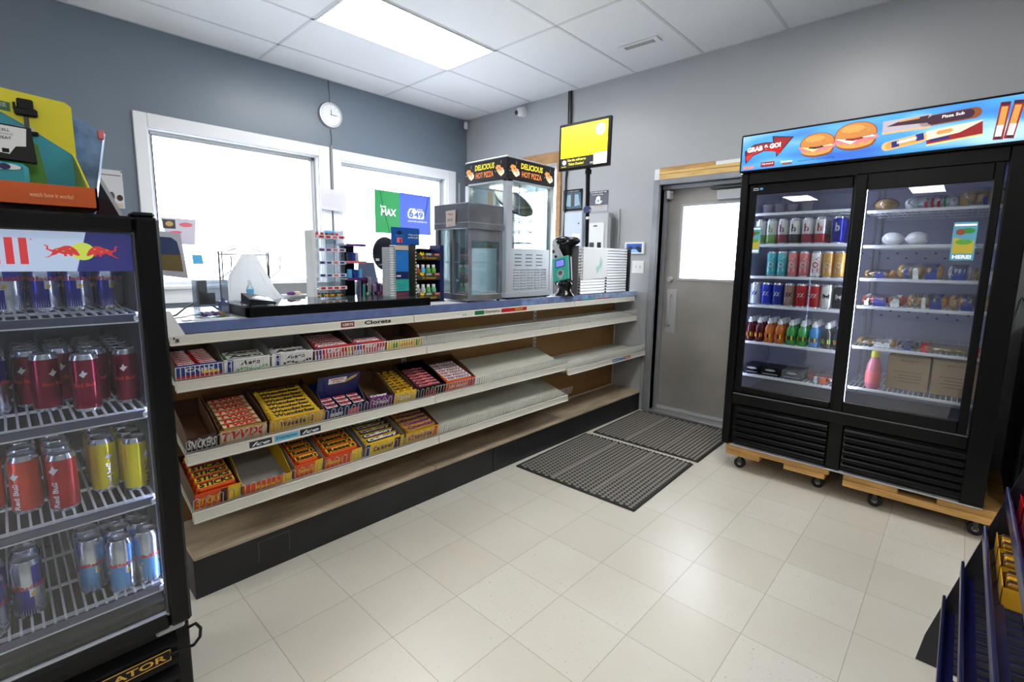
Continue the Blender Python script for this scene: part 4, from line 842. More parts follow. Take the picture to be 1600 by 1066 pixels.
for (x, y) in [(-3.988, -3.13), (-3.99, -3.07), (-3.99, -3.012), (-3.99, -2.955)]: rb('scarlet', x, y, .7905, 'scarlet energy drink can on the third shelf of the left cooler', 'scarlet cans')
for (x, y) in [(-3.91, -3.075), (-3.853, -3.12), (-3.855, -3.06), (-3.91, -3.018), (-3.855, -3.003), (-3.91, -2.96), (-3.855, -2.945)]: rb('yellow', x, y, .7905, 'bright yellow energy drink can on the third shelf of the left cooler', 'yellow cans')
for (x, y) in [(-4.065, -3.12), (-4.125, -3.155), (-4.122, -3.09), (-4.065, -3.06)]: rb('classic', x, y, .5605, 'deep blue energy drink can at the left of the lowest shelf in the left cooler', 'blue cans on the lowest shelf', .3)
for (x, y) in [(-3.955, -3.115), (-3.905, -3.165), (-3.853, -3.165), (-3.9, -3.105), (-3.852, -3.105), (-3.955, -3.055), (-3.905, -3.045), (-3.852, -3.045)]: rb('light', x, y, .5605, 'light blue and silver energy drink can on the lowest shelf of the left cooler', 'light blue cans', random.choice((.4, .9, 1.4)))

# ================================================================ ON THE COUNTER
CT = 1.1135
def one(m, name, label, cat, group=None, loc=None):
    # a thing that is a single mesh, origin moved to its base centre
    xs = [v[0] for v in m.v]; ys = [v[1] for v in m.v]; zs = [v[2] for v in m.v]
    c = ((min(xs)+max(xs))/2, (min(ys)+max(ys))/2, min(zs)); m.xf(Matrix.Translation((-c[0], -c[1], -c[2])))
    return tag(m.build(name, loc=c), label, cat, group)
# flat black framed display; ticket colours paled to imitate window glare on the glass
ticket = bpy.data.materials.new('ticket sheet'); ticket.use_nodes = True; nt = ticket.node_tree; N = nt.nodes.new; K = nt.links.new; bs = nt.nodes['Principled BSDF']; tc = N('ShaderNodeTexCoord'); v = N('ShaderNodeTexVoronoi'); v.inputs['Scale'].default_value = 16; K(tc.outputs['Object'], v.inputs[0])
cr = N('ShaderNodeValToRGB'); sx = N('ShaderNodeSeparateColor'); K(v.outputs['Color'], sx.inputs[0]); K(sx.outputs[0], cr.inputs[0]); e = cr.color_ramp.elements; e[0].color = (*lin((150, 206, 214)), 1); e[1].color = (*lin((240, 246, 246)), 1); e.new(.3).color = (*lin((210, 190, 200)), 1); e.new(.42).color = (*lin((226, 240, 244)), 1)
K(cr.outputs[0], bs.inputs['Base Color']); bs.inputs['Roughness'].default_value = .12; bs.inputs['Coat Weight'].default_value = 1
t = thing('ticket_display', 'flat black framed glass ticket display lying on the counter', 'display', (-2.85, -2.17, CT))
x0, x1, y0, y1 = -3.333, -2.363, -2.372, -1.97
m = MB(); m.box(x0, x1, y0, y0+.03, CT, CT+.044, black, .003).box(x0, x1, y1-.02, y1, CT, CT+.044, black, .003).box(x0, x0+.012, y0, y1, CT, CT+.044, black, .003).box(x1-.012, x1, y0, y1, CT, CT+.044, black, .003); B(m, 'frame', t)
B(MB().box(x0+.012, x1-.012, y0+.008, y1-.02, CT, CT+.0435, ticket), 'ticket_sheet', t); B(MB().box(x0+.004, x1-.004, y0+.003, y1-.004, CT+.0442, CT+.046, fridge), 'glass_top', t)
DT = CT+.0465
t = thing('card_terminal', 'small black payment terminal with angled tray on the glass display', 'terminal', (-3.25, -2.28, DT))
m = MB().box(-3.315, -3.2, -2.345, -2.22, DT+.004, DT+.012, black, .003); m.add([(-3.31, -2.34, DT+.012), (-3.205, -2.34, DT+.012), (-3.205, -2.225, DT+.012), (-3.31, -2.225, DT+.012), (-3.31, -2.335, DT+.03), (-3.205, -2.335, DT+.016), (-3.205, -2.23, DT+.034), (-3.31, -2.23, DT+.052)], [(0, 1, 5, 4), (1, 2, 6, 5), (2, 3, 7, 6), (3, 0, 4, 7), (4, 5, 6, 7)], black)
for a, b in ((-3.31, -2.335), (-3.21, -2.335), (-3.31, -2.23), (-3.21, -2.23)): m.cyl((a+.003, b, DT), (a+.003, b, DT+.006), .004, .004, black, 8)
B(m, 'body', t); B(MB().add([(-3.29, -2.31, DT+.032), (-3.225, -2.31, DT+.0235), (-3.225, -2.25, DT+.034), (-3.29, -2.25, DT+.0435)], [(0, 1, 2, 3)], silver), 'keypad', t)
t = thing('candy_jar', 'clear plastic box of purple wrapped sweets at the left end of the counter', 'jar', (-3.43, -2.23, CT))
m = MB(); X0_, X1_, Y0_, Y1_ = -3.485, -3.375, -2.28, -2.18
for a in ((X0_, X0_+.002, Y0_, Y1_), (X1_-.002, X1_, Y0_, Y1_), (X0_, X1_, Y0_, Y0_+.002), (X0_, X1_, Y1_-.002, Y1_)): m.box(a[0], a[1], a[2], a[3], CT, CT+.16, clearp)
m.box(X0_, X1_, Y0_, Y1_, CT, CT+.002, clearp); B(m, 'jar_walls', t)
B(MB().box(-3.47, -3.43, Y1_-.006, Y1_-.004, CT+.05, CT+.155, greyd).box(-3.47, -3.40, Y1_-.006, Y1_-.004, CT+.05, CT+.1, greyd), 'backing_card', t)
for k in range(16):
    o = MB().ell((0, 0, .008), (.014, .008, .008), [purple, mat('lilac', (200, 170, 210), .3), purple, gold][k % 4], 8, 6).build('wrapped_sweet', loc=(X0_+.02+.023*(k % 4), Y0_+.02+.02*((k//4) % 4), CT+.0025+.002*(k % 3)), rot=(0, 0, k)); tag(o, 'small %s wrapped sweet inside the clear plastic box' % ['purple', 'lilac', 'purple', 'gold'][k % 4], 'sweet', '%s sweets in the clear box' % ['purple', 'lilac', 'purple', 'gold'][k % 4])
t = thing('bag_stand', 'wire stand with hooks holding white plastic carrier bags behind the glass display', 'stand', (-3.19, -1.93, CT)); c_ = greyd
m = MB(); yb_ = -1.93
for x, s_ in ((-3.305, 1), (-3.075, -1)):
    m.tube([(x, yb_, CT), (x, yb_, CT+.285)], .004, c_).tube([(x+.01*s_, yb_-.01, CT+.14), (x+.012*s_, yb_-.01, CT+.285), (x+.05*s_, yb_-.01, CT+.29), (x+.075*s_, yb_-.01, CT+.3), (x+.075*s_, yb_-.01, CT+.315)], .003, c_)
    m.tube([(x, yb_, CT+.15), (x-.035*s_ if s_ < 0 else x+.035, yb_-.05, CT+.19), ((x-.04*s_) if s_ < 0 else x+.04, yb_-.055, CT+.245), ((x-.035*s_) if s_ < 0 else x+.035, yb_-.055, CT+.265)], .003, c_)
m.tube([(-3.305, yb_, CT+.27), (-3.075, yb_, CT+.27)], .003, c_).box(-3.32, -3.06, -1.99, -1.87, CT, CT+.006, c_, .002); B(m, 'wire_frame', t)
m = MB(); random.seed(3); bagm = mat('bag film', (246, 248, 250), .35); nt = bagm.node_tree; tr = nt.nodes.new('ShaderNodeBsdfTranslucent'); mxs = nt.nodes.new('ShaderNodeMixShader'); mxs.inputs[0].default_value = .6; nt.links.new(nt.nodes['Principled BSDF'].outputs[0], mxs.inputs[1]); nt.links.new(tr.outputs[0], mxs.inputs[2]); tr.inputs[0].default_value = (.95, .96, .98, 1); nt.links.new(mxs.outputs[0], nt.nodes['Material Output'].inputs[0]); n = 44; rows = [(.27, .035, .012, 0), (.235, .05, .02, -.005), (.17, .085, .03, -.01), (.1, .105, .04, .0), (.05, .12, .05, .02), (.012, .13, .06, .035)]; vs = []
for z, rx, ry, sh in rows:
    for i in range(n): a = 2*pi*i/n; w_ = 1+.08*math.sin(5*a+z*9)+.07*math.sin(11*a)+random.uniform(-.02, .02); vs.append((-3.18+sh+rx*math.cos(a)*w_, -1.965+ry*math.sin(a)*w_, CT+z))
m.add(vs, [(j*n+i, (j+1)*n+i, (j+1)*n+(i+1) % n, j*n+(i+1) % n) for j in range(5) for i in range(n)]+[tuple(range(n))], bagm, True)
one(m, 'carrier_bags', 'bundle of white plastic carrier bags spreading over the wire stand', 'bag')
t = thing('water_bottle', 'small clear bottle with a sky blue label in front of the white bags', 'bottle', (-3.22, -2.075, DT-.0005)); m = MB().lathe([(.014, 0), (.016, .004), (.016, .06), (.007, .08), (.007, .09)], (-3.22, -2.075, DT), clearp, 14); B(m, 'body', t); B(MB().lathe([(.0165, .028), (.0165, .058)], (-3.22, -2.075, DT), sky, 14), 'bottle_label', t); B(MB().lathe([(.008, .088), (.008, .1)], (-3.22, -2.075, DT), white, 10), 'cap', t)
one(MB().lathe([(.012, 0), (.015, .006), (.013, .045), (.006, .06), (.006, .07)], (-3.345, -2.09, CT), mat('cobalt', (46, 60, 170), .2, coat=.5), 14), 'spray_bottle', 'small cobalt blue bottle beside the clear box of sweets', 'bottle')
t = thing('basket', 'small white oval basket with purple and cream items behind the glass display', 'basket', (-2.94, -1.9, CT)); B(MB().lathe([(.045, 0), (.06, .055), (.066, .058), (.06, .052), (.044, .006)], (-2.94, -1.9, CT), white, 20), 'bowl', t)
for k, (dx, c) in enumerate(((-.02, purple), (.015, mat('cream card', (236, 220, 190), .5)), (.0, purple))): tag(MB().ell((-2.94+dx, -1.9+.012*(k-1), CT+.064), (.024, .012, .012), c, 10, 6).build('small_packet'), ['purple packet at the left in the white basket', 'cream packet in the white basket', 'purple packet in the middle of the white basket'][k], 'packet')
one(MB().box(-2.88, -2.815, -1.82, -1.76, CT, CT+.02, blackg, .003), 'black_box', 'flat black gadget beside the white basket', 'box')
# tiered rack of lighters
t = thing('lighter_rack', 'white tiered rack with red, blue and yellow price strips behind the glass display', 'rack', (-2.72, -1.86, CT)); m = MB(); xa_, xb_ = -2.825, -2.635
m.box(xa_, xa_+.02, -1.9, -1.8, CT, 1.53, white, .004).box(xb_-.004, xb_, -1.9, -1.8, CT, 1.53, clearp).box(xa_+.02, xb_, -1.8, -1.795, CT, 1.53, clearp).box((xa_+xb_)/2+.03, (xa_+xb_)/2+.033, -1.9, -1.8, CT, 1.52, clearp)
for k in range(6): m.box(xa_+.018, xb_+.004, -1.91, -1.8, CT+.006+k*.073, CT+.01+k*.073, white)
B(m, 'tiers', t); m = MB()
sc_ = [yellow, red, mil, mil, purple, red]
for k in range(6):
    z = CT+.004+k*.073; m.box(xa_+.02, xb_+.004, -1.913, -1.911, z, z+.02, white)
    for j in range(4): m.box(xa_+.035+.04*j, xa_+.062+.04*j, -1.9138, -1.913, z+.004, z+.016, [sc_[k], sc_[k], pink if k > 1 else sc_[k], sc_[k]][j])
B(m, 'price_strips', t)
for k in range(8): one(MB().box(xa_+.03+.02*k, xa_+.043+.02*k, -1.89, -1.87, CT+.0105, CT+.05, [yellow, olive, yellow, orange][k % 4], .003).box(xa_+.032+.02*k, xa_+.041+.02*k, -1.887, -1.873, CT+.05, CT+.058, black), 'lighter', 'small %s lighter standing in the lowest tier of the white rack' % ['yellow', 'olive', 'yellow', 'orange'][k % 4], 'lighter', '%s lighters in the lowest tier' % ['yellow', 'olive', 'yellow', 'orange'][k % 4])
for k in range(5): one(MB().box(xa_+.03+.03*k, xa_+.043+.03*k, -1.89, -1.87, CT+.3755, CT+.405, [red, red, greyd, red, red][k], .003), 'lighter', 'small %s lighter standing in the top tier of the white rack' % ['red', 'red', 'grey', 'red', 'red'][k], 'lighter', '%s lighters in the top tier' % ['red', 'red', 'grey', 'red', 'red'][k])
t = thing('gadget_rack', 'narrow black tiered rack with white and purple strips beside the white lighter rack', 'rack', (-2.585, -1.88, CT)); m = MB(); xc, xd = -2.63, -2.535
m.box(xc, xd, -1.83, -1.82, CT, 1.46, black).box(xc, xd, -1.93, -1.82, CT, CT+.008, purple)
for k in (1, 2, 3): m.box(xc-.01, xd+.02, -1.935, -1.83, CT+.1*k+.035, CT+.1*k+.04, white).box(xc-.01, xd+.02, -1.938, -1.935, CT+.1*k+.03, CT+.1*k+.045, [purple, pink, purple][k-1])
B(m, 'tiers', t)
for k, (x, z, c) in enumerate([(-2.62, 2, navy), (-2.595, 2, mil), (-2.572, 2, lgrey), (-2.618, 1, sky), (-2.583, 1, mil), (-2.552, 1, sky)]): one(MB().box(x, x+.022, -1.915, -1.89, CT+.1*z+.0405, CT+.1*z+.095, c, .003), 'gadget_pack', 'small %s pack on the %s tier of the narrow black rack' % ({navy: 'navy', mil: 'blue', lgrey: 'grey', sky: 'sky blue'}[c], 'upper' if z == 2 else 'lower'), 'pack', '%s packs in the narrow black rack' % {navy: 'navy', mil: 'blue', lgrey: 'grey', sky: 'sky blue'}[c])
# accessories tray with mixed small goods
t = thing('accessory_tray', 'white tray of mixed colourful small goods between the racks', 'tray', (-2.44, -1.87, CT)); B(MB().box(-2.525, -2.32, -1.95, -1.79, CT, CT+.012, white, .003).add([(-2.51, -1.79, CT+.012), (-2.33, -1.79, CT+.012), (-2.38, -1.8, CT+.235), (-2.49, -1.8, CT+.24)], [(0, 1, 2, 3)], mat('backing blue grey', (130, 140, 168), .5)), 'tray_base', t)
random.seed(11); cs = [navy, purple, pink, greyd, lgrey, mil, red, teal, mat('rose', (214, 170, 180), .5), black]
cn = ['navy', 'purple', 'pink', 'dark grey', 'light grey', 'blue', 'red', 'teal', 'rose', 'black']
for k in range(34):
    x = -2.505+.0125*(k % 14)*1.0; y = -1.93+.04*(k//14); h = random.uniform(.03, .055)+.045*(k//14); w = .0105; q_ = random.randrange(10)
    one(MB().box(x, x+w, y, y+.02, CT+.0122, CT+.0122+h, cs[q_], .003), 'small_accessory', 'small upright %s packet among the mixed goods in the white tray' % cn[q_], 'packet', '%s packets in the white tray' % cn[q_])
m = MB()
for k in range(26): a = 2*pi*k/26; 
m.poly(ell2(-2.36, 1.405, .085, .1, 28), (0, -1.9, 0), XU, ZU, mat('dark mirror', (40, 44, 52), .1), .004); m.tube([(-2.36+.087*math.cos(2*pi*i/28), -1.902, 1.405+.102*math.sin(2*pi*i/28)) for i in range(29)], .004, greyd)
m.box(-2.43, -2.405, -1.9055, -1.904, 1.36, 1.375, white).text('1.99', (-2.41, -1.9065, 1.33), XU, ZU, .03, .012, white, .03).box(-2.37, -2.35, -1.9, -1.88, CT, 1.31, black)
one(m, 'round_mirror', 'round dark mirror on a post with small white price tags', 'mirror')
one(MB().box(-2.405, -2.33, -2.06, -1.97, CT, CT+.09, blackg, .01).box(-2.4, -2.335, -2.05, -1.98, CT+.09, CT+.28, grey, .01).box(-2.395, -2.34, -2.045, -1.985, CT+.28, CT+.345, black, .012), 'receipt_printer', 'upright grey and black device behind the blue gift card rack', 'device')
# gift card rack (blue), energy shot rack (olive black)
gc = mat('gift card blue', (20, 84, 170), .35); 
t = thing('gift_card_rack', 'blue gift card rack with a printed header sign standing on the counter', 'rack', (-2.42, -2.16, CT)); m = MB()
m.box(-2.48, -2.365, -2.17, -2.155, CT, 1.455, mat('rack blue', (30, 56, 120), .4), .003).box(-2.495, -2.48, -2.2, -2.08, CT, 1.44, lgrey, .002)
for k in range(24): m.box(-2.515, -2.48, -2.2, -2.195, 1.135+k*.0135, 1.141+k*.0135, white)
B(m, 'rack_body', t)
m = MB().box(-2.485, -2.29, -2.168, -2.164, 1.455, 1.555, gc).text('Wrap up the', (-2.37, -2.1685, 1.51), XU, ZU, .07, .011, white, .02).text('perfect gift', (-2.37, -2.1685, 1.493), XU, ZU, .07, .013, white, .02).text('giftcard', (-2.46, -2.1685, 1.505), XU, ZU, .055, .008, sky, .01).poly(ell2(-2.43, 1.525, .018, .012), (0, -2.168, 0), XU, ZU, navy, .0006).box(-2.448, -2.412, -2.1688, -2.168, 1.468, 1.497, pink).box(-2.43, -2.418, -2.1694, -2.1688, 1.468, 1.49, red); B(m, 'header_sign', t)
for nm, z0, z1, c in (('blue', 1.30, 1.42, mat('card azure', (30, 120, 205), .35)), ('teal', 1.185, 1.255, teal)):
    m = MB().box(-2.472, -2.375, -2.176, -2.172, z0, z1, c, .001)
    for k in range(3): m.box(-2.455, -2.4, -2.1764, -2.176, z1-.03-.014*k, z1-.026-.014*k, clblue)
    one(m, 'gift_card', '%s gift card hanging on the blue rack' % nm, 'card')
one(MB().box(-2.472, -2.375, -2.176, -2.172, 1.425, 1.452, mat('card tan', (206, 190, 170), .5)), 'gift_card', 'tan gift card at the top of the blue rack', 'card')
one(MB().box(-2.47, -2.38, -2.176, -2.172, 1.265, 1.3, navy).box(-2.46, -2.43, -2.1765, -2.176, 1.27, 1.28, white), 'gift_card', 'navy gift card between the azure and teal ones', 'card')
one(MB().box(-2.47, -2.38, -2.176, -2.172, 1.12, 1.18, mat('card wine', (110, 50, 70), .4)).box(-2.45, -2.4, -2.1765, -2.176, 1.13, 1.15, pink), 'gift_card', 'wine red gift card at the bottom of the blue rack', 'card')
t = thing('energy_shot_rack', 'olive and black tiered rack of tiny energy shot bottles with a navy side panel', 'rack', (-2.24, -2.16, CT)); m = MB()
m.box(-2.35, -2.335, -2.2, -2.1, CT, 1.46, olive, .003).box(-2.335, -2.16, -2.1, -2.095, CT, 1.44, black).box(-2.16, -2.13, -2.205, -2.09, CT, 1.462, navy, .004).box(-2.35, -2.13, -2.21, -2.09, CT, CT+.006, navy)
for z, w_ in ((1.16, .0), (1.28, .0), (1.40, 0)):
    m.box(-2.335, -2.16, -2.2, -2.1, z-.004, z, olive).box(-2.335, -2.16, -2.206, -2.2, z-.03, z+.012, olive).poly([(-2.318, z+.004), (-2.308, z+.02), (-2.298, z+.006), (-2.29, z+.018), (-2.284, z), (-2.3, z-.006)], (0, -2.206, 0), XU, ZU, yellow, .0006).box(-2.27, -2.23, -2.2066, -2.206, z-.002, z+.01, lgrey).box(-2.205, -2.17, -2.2066, -2.206, z-.002, z+.01, pink).text('5-hour', (-2.3, -2.2066, z-.024), XU, ZU, .11, .014, gold, .03)
for k in range(16): m.box(-2.343, -2.337, -2.2015, -2.2, 1.13+.02*k, 1.138+.02*k, white)
B(m, 'tiers', t)
def shot(c):
    def f(): return MB().lathe([(.014, 0), (.0165, .006), (.0165, .03), (.012, .042), (.009, .046)], (0, 0, 0), c, 14).lathe([(.0105, .044), (.011, .06), (.006, .062)], (0, 0, 0), black if c is orange else white, 12)
    return f
for z, cl in ((1.28, [mat('shot brown', (170, 84, 30), .3), sky, mat('shot green', (90, 170, 100), .3), mat('shot lime', (110, 180, 60), .3)]), (1.16, [lgrey, mat('shot pale', (190, 200, 200), .3), mat('shot green', 0), mat('shot mint', (100, 190, 150), .3)])):
    for k, c in enumerate(cl): put('shot'+c.name, shot(c), 'energy_shot', (-2.315+.04*k, -2.178, z+.0005), 'tiny %s shot bottle on the %s tier of the olive rack' % (['brown', 'sky blue', 'green', 'lime'][k] if z > 1.2 else ['grey', 'pale', 'green', 'mint'][k], 'middle' if z > 1.2 else 'lower'), 'bottle', 'shot bottles on the %s tier' % ('middle' if z > 1.2 else 'lower'))
# small steel and glass warmer
t = thing('food_warmer', 'small steel and glass countertop warmer with a paper price sign, left of the pizza cabinet', 'warmer', (-1.95, -2.22, CT)); a0, a1, b0, b1 = -2.095, -1.8, -2.392, -2.07
stl = mat('worn steel', (176, 178, 186), .14, metal=.75, var=.15, vscale=9)
m = MB().box(a0, a1, b0, b1, CT+.01, CT+.05, stl, .004)
for x in (a0+.02, a1-.02):
    for y in (b0+.02, b1-.02): m.cyl((x, y, CT), (x, y, CT+.012), .01, .01, black, 8)
B(m, 'base', t)
for (x, y) in ((a0, b0), (a1-.028, b0), (a0, b1-.028), (a1-.028, b1-.028), (a0, (b0+b1)/2-.014)): B(MB().box(x, x+.028, y, y+.028, CT+.05, 1.565, stl, .002), 'corner_post', t)
B(MB().box(a0-.005, a1+.005, b0-.005, b1+.005, 1.575, 1.715, stl, .004).box(a0-.012, a1+.008, b0-.014, b1, 1.56, 1.60, stl, .004).box(a0+.028, a1-.028, b0+.004, b0+.01, 1.49, 1.56, stl), 'hood', t)
B(MB().box(a0+.028, a1-.028, b0+.01, b0+.013, CT+.05, 1.56, case).box(a0+.01, a0+.013, b0+.028, b1-.028, CT+.05, 1.56, case).box(a1-.013, a1-.01, b0+.028, b1-.028, CT+.05, 1.56, case).box(a0+.028, a1-.028, b1-.013, b1-.01, CT+.05, 1.56, case), 'glass_panes', t)
m = MB()
for z in (1.36,):
    for k in range(12): m.tube([(a0+.02+.022*k, b0+.03, z), (a0+.02+.022*k, b1-.03, z)], .0015, chrome, 4)
    m.tube([(a0+.015, b0+.03, z-.003), (a1-.015, b0+.03, z-.003)], .002, chrome, 4).tube([(a0+.015, b1-.03, z-.003), (a1-.015, b1-.03, z-.003)], .002, chrome, 4)
B(m, 'wire_rack', t)
m = MB().poly([(0, 0), (.085, .004), (.09, .1), (-.004, .096)], (a0-.013, b1-.13, 1.575), NY, ZU, mat('faded paper', (226, 212, 206), .7), .001).text('Pizza', (a0-.0155, b1-.15, 1.645), NY, ZU, .045, .012, red, .02).text('$4.50', (a0-.0155, b1-.145, 1.605), NY, ZU, .05, .02, greyd, .01).text('slice', (a0-.0155, b1-.15, 1.582), NY, ZU, .03, .01, pink, .01); B(m, 'price_sign', t)
# hot pizza cabinet
t = thing('pizza_cabinet', 'tall glass and aluminium pizza cabinet with a black Delicious Hot Pizza header', 'warmer', (-1.49, -2.15, CT)); p0_, p1_, q0, q1 = -1.735, -1.245, -2.362, -1.95
alu = mat('aluminium', (206, 212, 220), .3, metal=.5); m = MB().box(p0_, p1_, q0, q1, CT+.012, CT+.05, alu, .004).box(p0_+.01, p1_-.01, q0+.01, q1-.01, CT+.004, CT+.012, black)
for x in (p0_+.04, p1_-.04):
    for y in (q0+.03, q1-.03): m.cyl((x, y, CT), (x, y, CT+.014), .015, .015, black, 8)
B(m, 'base', t)
for (x, y, w_) in ((p0_, q0, .055), (p1_-.03, q0, .03), (p0_, q1-.04, .04), (p1_-.03, q1-.03, .03)): B(MB().box(x, x+w_, y, y+.04, CT+.05, 1.9, alu, .003), 'corner_post', t)
m = MB().box(p0_+.055, p1_-.03, q0+.004, q0+.01, CT+.05, 1.455, mat('panel alu', (196, 204, 212), .4, metal=.4))
for r_ in range(4):
    for k in range(3): m.box(p0_+.09+.11*k, p0_+.155+.11*k, q0+.001, q0+.004, 1.34+.024*r_, 1.346+.024*r_, greyd)
for r_ in range(8):
    for k in range(5): x = p0_+.075+.073*k; z = 1.175+.0185*r_; m.add([(x, q0+.004, z), (x+.055, q0+.004, z), (x+.05, q0-.004, z+.012), (x+.005, q0-.004, z+.012), (x, q0+.004, z+.014), (x+.055, q0+.004, z+.014)], [(0, 1, 2, 3), (3, 2, 5, 4), (0, 3, 4), (1, 5, 2)], alu)
B(m, 'louvre_panel', t); B(MB().box(p0_+.004, p0_+.01, q0+.04, q1-.04, CT+.05, 1.455, mat('panel alu', 0)).box(p0_+.03, p1_-.03, q1-.012, q1-.006, CT+.05, 1.455, mat('panel alu', 0)), 'side_panel', t)
B(MB().box(p0_+.055, p1_-.03, q0+.008, q0+.012, 1.455, 1.885, case).box(p0_+.01, p0_+.014, q0+.04, q1-.04, CT+.05, 1.885, case).box(p1_-.014, p1_-.01, q0+.04, q1-.03, CT+.05, 1.885, case).box(p0_+.04, p1_-.03, q1-.014, q1-.01, CT+.05, 1.885, case), 'glass_panes', t)
m = MB().box(p0_, p1_, q0, q1, 1.885, 1.9, alu, .003).box(p0_, p1_, q0, q1, 2.035, 2.047, alu, .003).box(p0_+.004, p1_-.004, q0+.004, q1-.004, 1.9, 2.035, black); B(m, 'header_box', t)
hy = mat('header yellow', (240, 220, 60), .5, emit=.4); ho = mat('header orange', (226, 130, 60), .5, emit=.4); hb_ = mat('header black', (14, 12, 24), .4)
def header(m, o, u, w, ns):
    o = Vector(o); u = Vector(u); z = Vector(ZU); n = u.cross(z)
    m.poly([(0, 0), (w, 0), (w, .135), (0, .135)], o, u, ZU, hb_, .002); o2 = o+n*.0022
    m.text('DELICIOUS', o2+u*w*.26+z*.078, u, ZU, w*.46, .038, hy, .03, .1).text('HOT PIZZA', o2+u*w*.28+z*.026, u, ZU, w*.42, .038, ho, .03)
    for cx in (.15, .86):
        for (dx, dz, rx, c) in ((-.02, .012, .024, bn1), (.0, -.01, .03, bn2), (.012, -.022, .026, cr_), (.004, -.004, .012, hm), (-.012, .006, .007, bn3), (.014, -.02, .006, hm)):
            m.poly(ell2(w*cx+dx, .065+dz, rx*w/.45, rx*.8, 12, .2), o2, u, ZU, c, .0006); o2 = o2+n*.0004
        m.poly([(w*cx-.055*w/.45, .05), (w*cx-.02, .06), (w*cx-.05*w/.45, .056)], o2, u, ZU, lgrey, .0004).poly([(w*cx+.005, .1), (w*cx+.008, .125), (w*cx+.01, .1)], o2, u, ZU, lgrey, .0004)
m = MB(); header(m, (p0_, q0-.0005, 1.9), XU, p1_-p0_, 1); header(m, (p0_-.0005, q1, 1.9), NY, q1-q0, 1); B(m, 'header_sign', t)
m = MB()
for z in (1.50, 1.58, 1.66, 1.74):
    m.tube([(-1.49+.17*math.cos(2*pi*i/24), -2.15+.17*math.sin(2*pi*i/24), z) for i in range(25)], .0025, chrome, 5)
    for k in range(4): a = pi*k/4; m.tube([(-1.49+.17*math.cos(a), -2.15+.17*math.sin(a), z), (-1.49-.17*math.cos(a), -2.15-.17*math.sin(a), z)], .002, chrome, 4)
m.cyl((-1.49, -2.15, CT+.05), (-1.49, -2.15, 1.885), .006, .006, chrome, 8).tube([(-1.58, -2.33, 1.885), (-1.58, -2.33, 1.5), (-1.4, -2.33, 1.5), (-1.4, -2.33, 1.885)], .003, chrome, 5); B(m, 'rotating_rack', t)
B(MB().cyl((0, 0, -.004), (0, 0, .004), .15, .15, mat('reflection dark', (84, 92, 108), .3, metal=.3), 28).lathe([(.15, .004), (.165, .016), (.16, .016)], (0, 0, 0), mat('reflection dark', 0), 28).xf(Matrix.Translation((-1.44, -2.14, 1.79)) @ Matrix.Rotation(.75, 4, 'X')), 'reflection_disc', t)  # tilted dark disc stands in for a reflection in the cabinet glass
B(MB().box(-1.62, -1.36, -2.2, -2.08, 1.877, 1.884, mat('warm lamp', (255, 244, 220), .5, emit=5)), 'warming_lamp', t)
# ticket checker, slatted ticket stand, pole monitor
t = thing('ticket_checker', 'teal ticket checker with a violet screen on a black foot', 'device', (-1.07, -2.35, CT))
m = MB().lathe([(.085, 0), (.085, .006), (.06, .03), (.05, .06), (.065, .09), (.04, .125)], (-1.07, -2.35, CT), blackg, 20); B(m, 'foot', t)
rt = Matrix.Translation((-1.1, -2.35, 1.225)) @ Matrix.Rotation(-.22, 4, 'X') @ Matrix.Rotation(.18, 4, 'Y')
m = MB().box(-.012, .03, -.083, .083, -.02, .19, blackg, .014).box(-.022, -.008, -.08, .08, 0, .185, teal, .006).xf(rt); B(m, 'body', t)
m = MB().box(-.024, -.022, -.045, .045, .105, .165, navy, .001).box(-.0246, -.024, -.037, .037, .112, .158, mat('violet screen', (96, 96, 220), .3, emit=1.0)).xf(rt); B(m, 'screen', t)
m = MB(); m.poly(ell2(0, .055, .033, .03), (-.022, 0, 0), NY, ZU, lgrey, .001).poly([(-.022, .03), (.022, .03), (0, .008)], (-.022, 0, 0), NY, ZU, lgrey, .001).poly(ell2(0, .06, .02, .017), (-.0232, 0, 0), NY, ZU, greyd, .0008).xf(rt); B(m, 'scan_emblem', t)
t = thing('ticket_dispenser', 'white slatted scratch ticket dispenser with a grey side panel and a taped flyer', 'dispenser', (-.55, -2.3, CT)); f0_, f1_ = -.945, -.155
B(MB().poly([(-2.385, CT), (-2.14, CT), (-2.14, 1.44), (-2.2, 1.497), (-2.385, 1.497)], (f0_-.006, 0, 0), (0, 1, 0), (0, 0, 1), mat('panel grey', (118, 118, 122), .5), .006).box(f1_, f1_+.006, -2.385, -2.3, CT, 1.495, greyd), 'side_panel', t)
B(MB().box(f0_, f1_, -2.31, -2.3, CT, 1.49, greyd), 'back_panel', t)
m = MB(); ns = 16
for k in range(ns):
    z = CT+.004+k*(.375/ns); m.add([(x, y, zz) for x in (f0_+.045, f1_-.045) for y, zz in ((-2.34, z), (-2.379, z+.002), (-2.374, z+.0205), (-2.34, z+.0215))], [(0, 1, 2, 3), (4, 7, 6, 5), (0, 4, 5, 1), (1, 5, 6, 2), (2, 6, 7, 3), (3, 7, 4, 0)], mat('slat white', (232, 236, 240), .3))
B(m, 'slats', t)
m = MB()
for k in range(ns):
    z = CT+.006+k*(.375/ns)
    for x in (f0_+.006, f1_-.03)+(((f0_+f1_)/2,) if k < 7 else ()): m.box(x, x+.02, -2.382, -2.365, z, z+.012, blackg)
B(m, 'slat_clips', t)
